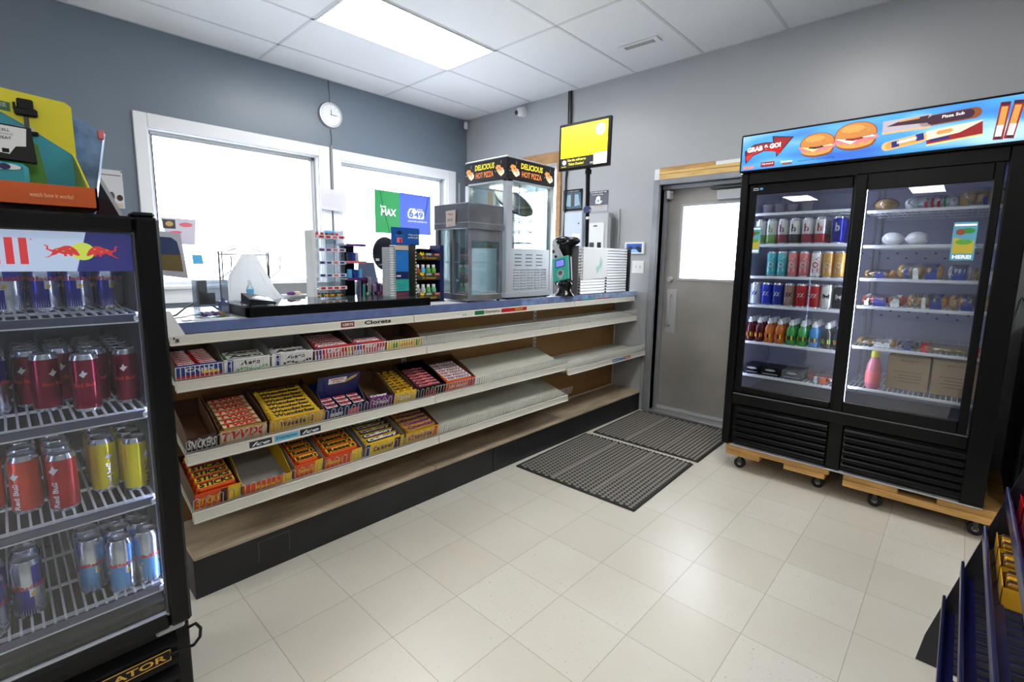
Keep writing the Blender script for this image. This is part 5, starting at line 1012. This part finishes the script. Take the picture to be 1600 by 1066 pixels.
m = MB().poly([(0, 0), (.345, .02), (.35, .25), (-.005, .262)], (f0_+.065, -2.3825, 1.228), XU, ZU, paper, .001).poly([(.2, .05), (.26, .12), (.24, .2), (.23, .12), (.18, .1)], (f0_+.065, -2.3838, 1.228), XU, ZU, mat('mint wash', (150, 210, 200), .6), .0006); m.poly([(.25, .06), (.27, .15), (.262, .19)], (f0_+.065, -2.3838, 1.228), XU, ZU, lgrey, .0006); B(m, 'taped_flyer', t)
one(MB().ell((-.98, -2.25, 1.535), (.03, .085, .036), blackg, 18, 10).ell((-.98, -2.345, 1.53), (.028, .07, .033), blackg, 16, 10).ell((-.98, -2.3, 1.515), (.027, .09, .03), blackg, 16, 10).box(-1.0, -.96, -2.33, -2.22, CT+.0, 1.53, black, .01), 'black_card_reader', 'rounded glossy black device above the grey side panel behind the teal checker', 'device')
one(MB().poly([(2.16, 1.36), (2.30, 1.40), (2.2, 1.55), (2.155, 1.5)], (-1.02, 0, 0), NY, ZU, lgrey, .01).xf(Matrix.Identity(4)).cyl((-1.031, -2.18, 1.5), (-1.033, -2.18, 1.5), .014, .014, black, 14).cyl((-1.031, -2.2, 1.45), (-1.033, -2.2, 1.45), .014, .014, black, 14).cyl((-1.031, -2.225, 1.41), (-1.033, -2.225, 1.41), .012, .012, black, 14).box(-1.024, -1.014, -2.2, -2.17, CT, 1.42, lgrey), 'dotted_holder', 'pale angled holder with three black dots behind the teal checker', 'holder')
t = thing('customer_screen', 'yellow ticket checker screen in a black frame on a tall black pole', 'screen', (-.78, -2.29, CT))
B(MB().cyl((-.735, -2.315, CT), (-.735, -2.295, 2.2), .018, .018, black, 12).cyl((-.735, -2.313, CT+.6), (-.735, -2.31, CT+.62), .019, .019, white, 12).cyl((-.735, -2.31, 1.79), (-.76, -2.31, 1.79), .03, .03, navy, 12).cyl((-.735, -2.3, 2.07), (-.735, -2.3, 2.105), .026, .026, black, 12), 'pole', t)
B(MB().cyl((-.735, -2.25, CT), (-.735, -2.25, CT+.01), .045, .06, black, 16), 'pole_foot', t)
mr = Matrix.Translation((-.78, -2.275, 2.285)) @ Matrix.Rotation(.01, 4, 'X')
B(MB().box(0, .03, -.243, .243, -.175, .19, black, .004).xf(mr), 'bezel', t)
scy = mat('screen yellow', (252, 226, 20), .3, emit=1.15); scw = mat('screen white', (255, 252, 220), .3, emit=1.2)
m = MB().box(-.001, 0, -.222, .222, -.153, .168, scy).box(-.0014, -.001, -.102, .222, -.153, -.078, hb_).box(-.0014, -.001, -.222, -.102, -.153, -.068, scw)
m.poly(ell2(-.155, .1, .045, .045), (-.0012, 0, 0), (0, -1, 0), ZU, scw, .0006) if False else m.poly(ell2(.155, .105, .045, .045), (-.0012, 0, 0), NY, ZU, scw, .0006)
m.poly(ell2(-.182, -.112, .018, .018), (-.0016, 0, 0), NY, ZU, scw, .0006).text('Use the self-serve', (-.0018, .15, -.108), NY, ZU, .18, .02, hy, .03).text('Ticket Checker!', (-.0018, .14, -.139), NY, ZU, .15, .02, hy, .03).box(-.0022, -.0016, -.098, -.07, -.145, -.13, lgrey)
m.text('checker', (-.0018, .21, -.148), NY, ZU, .05, .008, hy, .02); B(m.xf(mr), 'screen_panel', t)
# sheets at the left end of the counter
sh = MB().poly([(0, 0), (.075, -.012), (.062, .142), (.0, .15)], (-3.668, -2.6, 1.305), (1, -.12, 0), ZU, mat('sheet lilac', (206, 206, 222), .6), .001); sh.poly([(.003, .018), (.062, .012), (.058, .07), (.003, .07)], (-3.668, -2.6012, 1.305), (1, -.12, 0), ZU, mat('ochre print', (120, 104, 60), .6), .0006).poly([(.003, .07), (.058, .07), (.05, .115), (.035, .128), (.003, .13)], (-3.668, -2.6012, 1.305), (1, -.12, 0), ZU, mat('dusk blue', (50, 66, 110), .6), .0006).box(-3.79, -3.66, -2.6, -2.597, 1.33, 1.36, clearp)
one(sh, 'hanging_card', 'dusk blue and ochre printed card sticking out behind the left cooler', 'card')
one(MB().poly([(0, 0), (.055, .02), (.012, .115), (-.012, .12)], (-3.622, -2.39, 1.045), (1, -.02, 0), ZU, paper, .001), 'paper_sheet', 'white paper sheet hanging at the left end of the counter', 'paper')
m = MB().tube([(-3.6, -2.2, CT+.004), (-3.55, -2.18, CT+.01), (-3.5, -2.12, CT+.035), (-3.46, -2.08, CT+.05), (-3.4, -2.05, CT+.05), (-3.34, -2.03, CT+.004)], .004, black); one(m, 'black_cable', 'thick black cable looping over the left end of the counter', 'cable')
one(MB().tube([(-3.6, -2.25, CT+.003), (-3.52, -2.2, CT+.003), (-3.49, -2.15, CT+.003), (-3.4, -2.13, CT+.004), (-3.34, -2.12, CT+.003)], .0025, greyd), 'thin_cable', 'thin grey cable lying beside the clear box of sweets', 'cable')
one(MB().box(-3.56, -3.53, -2.33, -2.3, CT, CT+.003, lgrey, .001).box(-3.53, -3.36, -2.34, -2.3, CT, CT+.001, paper), 'receipt_strip', 'flat paper receipt strip at the left front of the counter', 'paper')
one(MB().poly([(-2.33, -2.36), (-2.12, -2.37), (-2.14, -2.22), (-2.28, -2.2)], (0, 0, CT), XU, YU, paper, .001), 'paper_sheet', 'blank paper sheet lying between the glass display and the small warmer', 'paper')

# ================================================================ BEHIND THE COUNTER AND ON THE WALLS
t = thing('staff_worktop', 'long grey worktop under the two big windows', 'worktop', (-1.8, -.35, 0)); B(MB().box(-3.4, -.3, -.62, -.05, .9, .94, lgrey, .004), 'worktop', t); B(MB().box(-3.38, -.32, -.6, -.06, 0, .9, pale), 'cupboard', t); B(MB().box(-2.6, -1.5, -.1, -.06, .94, 1.145, grey, .004), 'back_ledge', t)
t = thing('wall_clock', 'round white wall clock with a silver rim between the two windows', 'clock', (-1.74, -.001, 2.725)); a = [(0.118*math.cos(2*pi*i/40), .118*math.sin(2*pi*i/40)) for i in range(40)]
B(MB().cyl((-1.74, 0, 2.725), (-1.74, -.03, 2.725), .12, .112, mat('silver rim', (176, 178, 184), .3, metal=.5), 40), 'rim', t); m = MB().cyl((-1.74, -.03, 2.725), (-1.74, -.032, 2.725), .093, .093, white, 36)
for k in range(12): a = pi*k/6; m.cyl((-1.74+.08*math.sin(a), -.032, 2.725+.08*math.cos(a)), (-1.74+.08*math.sin(a), -.033, 2.725+.08*math.cos(a)), .004, .004, lgrey, 8)
B(m, 'clock_face', t); B(MB().poly([(-.003, 0), (.003, 0), (.002, .05), (-.002, .05)], (-1.74, -.034, 2.725), XU, ZU, greyd, .001).poly([(-.01, -.002), (.06, -.002), (.06, .002), (-.01, .002)], (-1.74, -.035, 2.725), XU, ZU, greyd, .001), 'hands', t)
one(MB().tube([(-1.745, -.003, 3.04), (-1.735, -.003, 2.9), (-1.74, -.003, 2.84)], .003, greyd).tube([(-1.74, -.004, 2.6), (-1.73, -.004, 2.52), (-1.735, -.004, 2.45)], .003, greyd), 'clock_cord', 'thin grey cord running from the ceiling behind the round clock', 'cord')
one(MB().box(-1.762, -1.738, -.03, -.021, 2.0, 2.45, grey, .003).box(-1.755, -1.74, -.03, -.021, 1.5, 1.62, grey, .003), 'cable_channel', 'grey cable channel on the white trim between the two windows', 'cable channel')
m = MB().poly([(0, .01), (.255, -.005), (.265, .195), (-.005, .205)], (-1.875, -.045, 1.83), XU, ZU, mat('notice lilac', (214, 212, 232), .7), .002)
for k in range(6): m.box(-1.85, -1.65, -.0478, -.047, 1.87+.022*k, 1.872+.022*k, lgrey)
m.box(-1.8, -1.7, -.045, -.021, 1.9, 1.95, clearp); one(m, 'paper_notice', 'pale lilac notice sheet taped between the two windows', 'paper')
one(MB().box(-1.845, -1.745, -.03, -.0205, 1.545, 1.64, sky, .002).box(-1.84, -1.75, -.05, -.0205, 1.515, 1.545, black, .004), 'blue_note_holder', 'small sky blue note in a black clip under the lilac notice', 'note')
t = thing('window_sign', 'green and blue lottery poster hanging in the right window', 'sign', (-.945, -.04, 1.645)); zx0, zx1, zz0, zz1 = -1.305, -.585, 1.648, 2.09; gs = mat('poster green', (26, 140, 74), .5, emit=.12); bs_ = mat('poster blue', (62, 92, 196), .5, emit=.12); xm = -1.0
m = MB().poly([(zx0, zz0), (xm, zz0), (xm, zz1-.004), (zx0, zz1)], (0, -.04, 0), XU, ZU, gs, .002).poly([(xm, zz0), (zx1, zz0+.006), (zx1, zz1-.004), (xm, zz1)], (0, -.04, 0), XU, ZU, bs_, .002)
m.text('MAX', (-1.235, -.0425, 1.83), (1, 0, 0), (0, 0, 1), .19, .075, white, .04, .1).text('lotto', (-1.24, -.0425, 1.91), XU, ZU, .07, .03, white, .03)
m.poly([(-.9, 1.85), (-.885, 1.825), (-.69, 1.825), (-.68, 1.84), (-.68, 1.9), (-.69, 1.91), (-.79, 1.91), (-.8, 1.935), (-.87, 1.935), (-.9, 1.89)], (0, -.042, 0), XU, ZU, white, .0008).text('6', (-.885, -.0435, 1.835), XU, ZU, .06, .09, bs_, .03).text('49', (-.815, -.0435, 1.835), XU, ZU, .12, .065, bs_, .03).text('LOTTO', (-.78, -.0428, 1.915), XU, ZU, .08, .02, white, .03).text('A PLAY FOR A BETTER YOU', (-.9, -.0428, 1.785), XU, ZU, .26, .018, white, .02)
B(m, 'poster_sheet', t); B(MB().tube([(-1.24, -.043, 2.09), (-1.2, -.044, 1.9), (-1.13, -.043, 1.65)], .0025, darkgreen, 5).tube([(-.62, -.043, 2.08), (-.64, -.044, 1.98), (-.67, -.043, 1.86)], .0025, navy, 5).tube([(-1.24, -.043, 2.28), (-1.24, -.043, 2.09)], .002, lgrey, 5).tube([(-.65, -.043, 2.28), (-.62, -.043, 2.08)], .002, lgrey, 5), 'hanging_string', t)
m = MB().poly([(0, .005), (.24, 0), (.225, -.2), (.04, -.2), (.015, -.03)], (-3.16, -.024, 1.665), XU, ZU, mat('flyer lilac', (214, 210, 226), .7), .002).box(-3.145, -3.06, -.0268, -.026, 1.585, 1.655, greyd).poly(ell2(-3.10, 1.622, .025, .02), (0, -.027, 0), XU, ZU, bread, .0006).poly(ell2(-2.99, 1.62, .045, .018), (0, -.026, 0), XU, ZU, pink, .0006).poly(ell2(-3.06, 1.56, .04, .01), (0, -.026, 0), XU, ZU, pink, .0006)
one(m, 'burger_flyer', 'lilac flyer with a burger badge in the lower left of the left window', 'flyer')
one(MB().poly([(0, 0), (.075, .0), (.065, .075), (-.005, .078)], (-2.96, -.024, 1.31), XU, ZU, sky, .001), 'sticky_note', 'sky blue sticky note below the burger flyer in the left window', 'note')
m = MB().box(-3.49, -3.36, -.003, 0, 1.715, 1.985, mat('notice grey', (200, 200, 204), .7)).box(-3.48, -3.37, -.004, -.003, 1.945, 1.95, navy).poly(ell2(-3.385, 1.79, .018, .022), (0, -.003, 0), XU, ZU, brown, .001).poly(ell2(-3.43, 1.8, .016, .03), (0, -.003, 0), XU, ZU, greyd, .001).box(-3.48, -3.37, -.0035, -.003, 1.725, 1.75, mat('tan', (200, 180, 160), .7))
for a in (-3.485, -3.365): m.cyl((a, -.003, 1.975), (a, -.01, 1.975), .004, .004, black, 8)
one(m, 'wall_notice', 'grey printed notice pinned on the slate wall left of the left window', 'notice')
one(MB().box(-.075, -.025, -.06, -.02, 2.93, 3.015, pale, .012).box(-.06, -.035, -.03, 0, 2.97, 3.0, grey), 'motion_sensor', 'small white motion sensor high in the wall corner', 'sensor')
one(MB().box(-.14, -.115, -.012, 0, 1.15, 2.3, lgrey, .003), 'conduit', 'vertical pale conduit strip in the corner beside the right window', 'conduit')
t = thing('security_camera', 'white dome security camera on the right wall just under the ceiling', 'camera', (-.04, -.93, 2.96)); B(MB().cyl((0, -.93, 2.965), (-.03, -.93, 2.965), .05, .05, white, 20).ell((-.06, -.93, 2.955), (.048, .048, .048), white, 20, 12), 'housing', t); B(MB().cyl((-.095, -.915, 2.945), (-.11, -.91, 2.943), .026, .022, greyd, 16).cyl((-.11, -.91, 2.943), (-.112, -.91, 2.943), .012, .012, blackg, 12), 'lens', t)
m = MB()
for k, dy in enumerate((0, .018, .034)): m.tube([(-.012, -1.535-dy, 3.045), (-.014, -1.54-dy*1.2, 2.8), (-.012, -1.545-dy*.8, 2.5), (-.012, -1.525-dy*.3, 2.2), (-.012, -1.525-dy*.2, 1.9), (-.02, -1.52-dy, 1.5)], .006, [black, greyd, black][k], 6)
one(m, 'wall_cables', 'bundle of dark cables running down the right wall behind the yellow screen', 'cable')
for (ya, yb, z0, z1, kk) in ((-1.5, -1.735, 1.885, 2.095, 0), (-1.815, -2.03, 1.86, 2.055, 1)):
    w = ya-yb; h = z1-z0; m = MB().box(-.004, 0, yb, ya, z0, z1, [black, mat('poster slate', (96, 96, 112), .6)][kk]); f = lambda p, c, k=0: m.poly(p, (-.004-.0005*k, ya, z0), NY, ZU, c, .0005)
    if kk == 0:
        f([(w*.04, h*.1), (w*.96, h*.1), (w*.9, h*.85), (w*.1, h*.85)], mat('poster teal grey', (70, 100, 120), .6)); f([(w*.12, h*.25), (w*.4, h*.2), (w*.4, h*.75), (w*.22, h*.75)], mat('pale blue grey', (150, 180, 196), .6), 1); f([(w*.6, h*.2), (w*.88, h*.25), (w*.78, h*.75), (w*.6, h*.75)], mat('pale blue grey', 0), 1); f([(w*.42, h*.2), (w*.58, h*.2), (w*.58, h*.8), (w*.42, h*.8)], greyd, 2)
        m.text('PLAY RESPONSIBLY', (-.0055, ya-w*.15, z0+h*.87), NY, ZU, w*.7, h*.07, lgrey, .01); lb = 'black and teal square poster on the right wall, left of the screen pole'
    else:
        f([(0, 0), (w, 0), (w, h*.3), (0, h*.3)], lgrey); f([(0, h*.85), (w, h*.85), (w, h*.97), (0, h*.97)], greyd); m.text('PLAYERS MUST BE', (-.0052, ya-w*.08, z0+h*.9), NY, ZU, w*.84, h*.06, white, .02).text('18 OR OLDER', (-.0052, ya-w*.15, z0+h*.8), NY, ZU, w*.6, h*.05, white, .02)
        f([(w*.36, h*.38), (w*.6, h*.36), (w*.72, h*.5), (w*.66, h*.52), (w*.6, h*.5), (w*.6, h*.7), (w*.5, h*.76), (w*.4, h*.7), (w*.34, h*.5)], white, 1); m.text('18', (-.0062, ya-w*.43, z0+h*.45), NY, ZU, w*.12, h*.12, greyd, .02); f([(w*.3, h*.22), (w*.8, h*.22), (w*.8, h*.26), (w*.3, h*.26)], bread, 1); lb = 'slate poster with a white raised hand, right of the screen pole'
    one(m, 'wall_poster', lb, 'poster')
t = thing('breaker_box', 'grey steel electrical breaker box on the right wall behind the ticket dispenser', 'electrical box', (-.05, -1.97, 1.3)); B(MB().box(-.09, 0, -2.1, -1.83, 1.3, 1.835, lgrey, .008).box(-.085, -.01, -2.125, -2.1, 1.34, 1.79, grey, .004), 'box', t); B(MB().box(-.096, -.09, -2.06, -1.87, 1.34, 1.745, pale, .004).box(-.1, -.096, -1.98, -1.94, 1.71, 1.72, blackg), 'cover', t); B(MB().box(-.1, -.096, -1.95, -1.9, 1.5, 1.56, blackg).box(-.1, -.096, -2.03, -1.99, 1.5, 1.56, blackg), 'breaker_switches', t)
one(MB().box(-.06, 0, -1.78, -1.56, 1.36, 1.865, mat('cover pale blue', (196, 206, 220), .4), .006).box(-.062, -.06, -1.76, -1.66, 1.45, 1.65, paper).cyl((-.06, -1.74, 1.75), (-.064, -1.74, 1.75), .007, .007, black, 8), 'meter_cover', 'pale blue grey cover with a taped paper left of the breaker box', 'electrical box')
one(MB().box(-.014, 0, -2.17, -2.155, 1.3, 1.87, lgrey, .003), 'wall_strip', 'thin vertical pale strip right of the breaker box', 'strip')
t = thing('wall_tablet', 'small white framed tablet showing a mountain lake, above the light switch', 'tablet', (-.01, -2.34, 1.45)); B(MB().box(-.022, 0, -2.44, -2.24, 1.45, 1.56, white, .006), 'frame', t); m = MB().box(-.0225, -.022, -2.418, -2.262, 1.466, 1.545, mat('lake night', (50, 80, 150), .2, emit=.6)); f = lambda p, c, k: m.poly(p, (-.0225-.0004*k, -2.262, 1.466), NY, ZU, c, .0004)
f([(0, .03), (.04, .06), (.08, .035), (.12, .06), (.156, .04), (.156, .0), (0, 0)], mat('lake dark', (24, 34, 60), .3, emit=.4), 0); f([(.03, 0), (.13, 0), (.1, .03), (.06, .03)], mat('lake light', (110, 150, 210), .3, emit=.6), 1); B(m, 'screen', t)
t = thing('light_switch', 'white double light switch plate on the right wall beside the door frame', 'switch', (-.004, -2.38, 1.28)); B(MB().box(-.006, 0, -2.44, -2.32, 1.275, 1.39, white, .003), 'switch_plate', t)
for y in (-2.36, -2.4): B(MB().box(-.014, -.006, y-.005, y+.005, 1.325, 1.345, pale, .002), 'toggle', t)

# ================================================================ ON TOP OF THE LEFT COOLER
TZ = 1.4555
t = thing('phone_seat_display', 'yellow, teal and green countertop display box in an orange tray on the left cooler', 'display box', (-4.05, -3.1, TZ+.012))
ye = mat('card yellow', (226, 216, 40), .5); te = mat('card teal', (50, 160, 176), .5); ge = mat('card green', (84, 150, 50), .5); oe = mat('card orange', (214, 92, 24), .5); zb = TZ+.012; yf = -3.2
m = MB().box(-4.35, -3.884, yf, yf+.004, zb, zb+.045, oe).box(-4.35, -3.884, yf, -2.98, zb, zb+.003, oe).box(-3.888, -3.884, yf, -2.98, zb, zb+.045, oe).box(-4.35, -4.346, yf, -2.98, zb, zb+.045, oe).text('watch how it works!', (-3.99, yf-.0008, zb+.018), XU, ZU, .066, .009, mat('tray text', (240, 190, 150), .5), .015); B(m, 'tray', t)
yb2 = -3.12
m = MB().poly([(-4.35, zb+.003), (-3.905, zb+.003), (-3.905, 1.69), (-3.915, 1.698), (-4.1, 1.712), (-4.35, 1.728)], (0, yb2+.003, 0), XU, ZU, te, .003); f = lambda p, c, k=1: m.poly(p, (0, yb2-.0004*k, 0), XU, ZU, c, .0004)
f([(-4.35, 1.728), (-4.1, 1.712), (-3.915, 1.698), (-3.905, 1.69), (-3.905, 1.585), (-3.985, 1.64), (-4.07, 1.69), (-4.35, 1.69)], ye); f([(-4.35, zb+.05), (-3.955, zb+.05), (-3.965, 1.60), (-3.98, 1.612), (-4.01, 1.605), (-4.35, 1.63)], ge); f([(-4.1, 1.668), (-4.0, 1.66), (-4.0, 1.678), (-4.1, 1.686)], darkgreen, 2); m.text('HANDS-FREE', (-4.075, yb2-.0014, 1.668), XU, ZU, .07, .008, lgrey, .02); B(m, 'back_card', t)
B(MB().poly([(0, 0), (.074, 0), (.004, .108), (0, .112)], (-3.908, yb2, zb+.003), (.33, -1, 0), ZU, mat('card lime side', (150, 180, 90), .5), .003).poly([(.071, 0), (.078, 0), (.008, .112), (0, .12)], (-3.909, yb2, zb+.003), (.33, -1, 0), ZU, ye, .003), 'side_wing', t)
m = MB().box(-3.99, -3.965, yb2-.006, yb2-.001, 1.668, 1.69, black, .003).box(-3.996, -3.992, yb2-.006, yb2-.001, 1.665, 1.68, black).box(-3.995, -3.96, yb2-.008, yb2-.001, 1.655, 1.672, black, .003).box(-3.982, -3.974, yb2-.005, yb2-.001, 1.628, 1.66, greyd, .002).box(-3.998, -3.968, yb2-.005, yb2-.001, 1.622, 1.634, lgrey, .002).box(-3.978, -3.962, yb2-.006, yb2-.001, 1.618, 1.626, black, .001); B(m, 'product_picture', t)
for (x0, x1, z0, z1, dpt, lb, k) in ((-4.12, -3.975, 1.565, 1.63, -3.165, 'black and white cell phone seat box at the top of the display', 0), (-4.055, -3.985, zb+.0035, 1.553, -3.17, 'teal rounded pack standing in the orange tray', 1), (-4.15, -4.06, zb+.0035, 1.545, -3.165, 'brown pack at the left of the teal pack in the orange tray', 2)):
    if k == 0:
        m = MB().poly([(x0, z0), (x1+.004, z0-.008), (x1, z1-.005), (x0, z1)], (0, dpt+.03, 0), XU, ZU, blackm, .03).poly([(x0, z0+.024), (-4.04, z0+.02), (-4.03, z0+.006), (-4.01, z0+.004), (-4.0, z0+.02), (-3.985, z0+.022), (-3.982, z1-.008), (x0, z1-.002)], (0, dpt, 0), XU, ZU, white, .001)
        m.text('CELL', (-4.022, dpt-.0016, 1.612), XU, ZU, .016, .005, greyd, .02).text('PHONE', (-4.022, dpt-.0016, 1.605), XU, ZU, .02, .004, lgrey, .02).text('SEAT', (-4.022, dpt-.0016, 1.597), XU, ZU, .017, .005, greyd, .02).poly(ell2(-4.031, 1.61, .004, .005), (0, dpt-.001, 0), XU, ZU, ge, .0005).box(-4.02, -4.01, dpt-.0012, dpt-.0008, z0+.006, z0+.014, black).box(-4.1, -4.05, dpt+.03, yb2-.001, z0+.01, z0+.03, black)
    else: m = MB().box(x0, x1, dpt, dpt+.03, z0, z1, [0, te, brown][k], .008)
    if k == 1: m.box(x0+.01, x1-.01, dpt-.0006, dpt, z1-.012, z1-.008, navy).text('hands free', (x0+.015, dpt-.0008, z0+.02), XU, ZU, .035, .006, white, .01).poly(ell2(-4.02, z1-.01, .024, .006), (0, dpt-.0008, 0), XU, ZU, white, .0005).poly(ell2(-4.02, z1-.01, .009, .006), (0, dpt-.0014, 0), XU, ZU, navy, .0005)
    one(m, 'product_box', lb, 'box')
m = MB().add([(-3.892, -3.09, TZ), (-3.884, -3.1, TZ), (-3.85, -3.09, 1.652), (-3.905, -3.08, 1.685), (-3.887, -3.08, TZ), (-3.879, -3.09, TZ), (-3.845, -3.08, 1.652), (-3.9, -3.07, 1.685)], [(0, 1, 2, 3), (5, 4, 7, 6), (0, 4, 5, 1), (1, 5, 6, 2), (2, 6, 7, 3), (3, 7, 4, 0)], mat('hologram plastic', (120, 150, 190), .15, var=.5, vscale=14, coat=.6)).box(-3.862, -3.85, -3.105, -3.095, 1.635, 1.655, pink, .002)
one(m, 'plastic_pouch', 'shiny bluish plastic pouch leaning beside the display box on the left cooler', 'pouch')
one(MB().add([(-3.885, -3.04, TZ), (-3.83, -3.08, TZ), (-3.83, -3.075, TZ+.004), (-3.88, -3.03, 1.60), (-3.872, -3.03, TZ), (-3.82, -3.07, TZ), (-3.82, -3.065, TZ+.004), (-3.87, -3.02, 1.60)], [(0, 1, 2, 3), (5, 4, 7, 6), (0, 4, 5, 1), (1, 5, 6, 2), (2, 6, 7, 3), (3, 7, 4, 0)], mat('dark brochure', (40, 42, 52), .3)), 'dark_brochure', 'dark brochure leaning behind the display box on the left cooler', 'brochure')

# ================================================================ RIGHT SIDE
t = thing('storage_cabinet', 'low matt black cabinet beside the sliding door cooler at the right edge', 'cabinet', (-.4, -5.2, 0)); B(MB().box(-.72, -.05, -5.6, -4.86, .08, 1.06, black, .008).box(-.7, -.07, -5.58, -4.88, 0, .08, blackm), 'cabinet_body', t); B(MB().box(-.735, -.722, -5.58, -4.88, .12, 1.03, black, .004), 'door', t)
one(MB().tube([(-.03, -4.87, 1.0), (-.06, -4.9, 1.1), (-.015, -4.84, 1.2), (-.01, -4.81, .95)], .006, lgrey, 6), 'white_cable', 'pale cable hanging on the wall right of the sliding door cooler', 'cable')
# navy wire candy stand
RX = -2.0; RL = 1.25
t = thing('candy_stand', 'navy stepped wire candy stand at the lower right edge', 'stand', (RX-RL/2, -4.8, 0))
TI = [(-4.648, .299), (-4.679, .435), (-4.716, .572), (-4.750, .712), (-4.785, .85), (-4.82, .99)]
for x, xx in ((RX, RX-.03), (RX-RL-.006, RX-RL+.03)):
    B(MB().poly([(-4.60, .03), (-4.615, .13), (-4.84, 1.03), (-4.97, 1.03), (-5.05, .03)], (x, 0, 0), (0, 1, 0), (0, 0, 1), mat('stand panel', (26, 27, 38), .4), .006), 'side_panel', t)
    B(MB().tube([(xx, -4.7, .012), (xx, -5.1, .012)], .012, dnavy, 8), 'foot_rail', t)
def basketmesh(y, z):
    m = MB(); x0, x1 = RX-RL+.004, RX-.002
    m.box(x0, x1, y-.004, y+.004, z-.045, z, dnavy, .003); yb = y-.13; zb = z-.07; m.add([(x, yy, zz) for x in (x0, x1) for yy, zz in ((y-.006, z-.05), (y-.032, zb+.012), (y-.032, zb+.006), (y-.006, z-.056))], [(0, 1, 2, 3), (4, 7, 6, 5), (0, 4, 5, 1), (1, 5, 6, 2), (2, 6, 7, 3), (3, 7, 4, 0)], dnavy)
    for i in range(int(RL/.036)): x = x0+.01+i*.036; m.tube([(x, y-.004, z-.045), (x, y-.012, zb), (x, yb, zb+.01), (x, yb, z)], .003, dnavy, 4)
    for yy, zz in ((y-.012, zb), ((y+yb)/2-.006, zb+.004), (yb, zb+.01), (yb, z)): m.tube([(x0, yy, zz), (x1, yy, zz)], .0022, dnavy, 4)
    return m
for y, z in TI: B(basketmesh(y, z), 'wire_basket', t)
def tray(m, x0, x1, y0, y1, z0, h, c, ci, tx=None):
    m.box(x0, x1, y0, y1, z0, z0+.002, ci).box(x0, x1, y1-.002, y1, z0, z0+h, c).box(x0, x1, y0, y0+.002, z0, z0+h*1.3, ci).box(x0, x0+.002, y0, y1, z0, z0+h*.9, c).box(x1-.002, x1, y0, y1, z0, z0+h*.9, c)
def stack(z, y, xs, c, ci, lb, pc, plb, lbs, n=5):
    for i, x in enumerate(xs):
        m = MB(); tray(m, x-.1, x, y-.115, y-.02, z, .06, c, ci); m.poly([(.02, .012), (.06, .02), (.07, .04), (.035, .03)], (x-.1, y-.0195, z), (1, 0, 0), ZU, white, .0006) if False else None
        one(m, 'candy_tray', lbs[i], 'candy tray')
        for k in range(n): one(MB().box(x-.094+.018*k, x-.08+.018*k, y-.105, y-.03, z+.0025, z+.065, pc[k % len(pc)], .004), 'candy_packet', plb, 'candy packet', plb+'s')
yc = mat('tray mustard', (226, 170, 30), .4); mb = mat('packet brown gold', (150, 110, 30), .3)
stack(.712-.0655, -4.755, (-2.03, -2.15, -2.27), red, wht, 'red tray', [red, pale, pink], 'small wrapped sweet packet standing in a red tray on the wire stand', ['red sweet tray at the far end of the wire stand', 'red sweet tray second from the far end of the wire stand', 'red sweet tray third from the far end of the wire stand'])
stack(.572-.0655, -4.72, (-2.02, -2.14, -2.26), yc, kraft, 'yellow tray', [mb, brown, yc], 'small wrapped sweet packet standing in a mustard tray on the wire stand', ['mustard sweet tray at the far end of the wire stand', 'mustard sweet tray second from the far end of the wire stand', 'mustard sweet tray third from the far end of the wire stand'])
stack(.85-.0655, -4.79, (-2.03, -2.15, -2.27), mat('tray crimson', (170, 30, 44), .4), wht, 'crimson', [pale, red], 'small sweet packet standing in a crimson tray on the upper wire basket', ['crimson tray at the far end of the upper wire basket', 'crimson tray second from the far end of the upper wire basket', 'crimson tray third from the far end of the upper wire basket'])
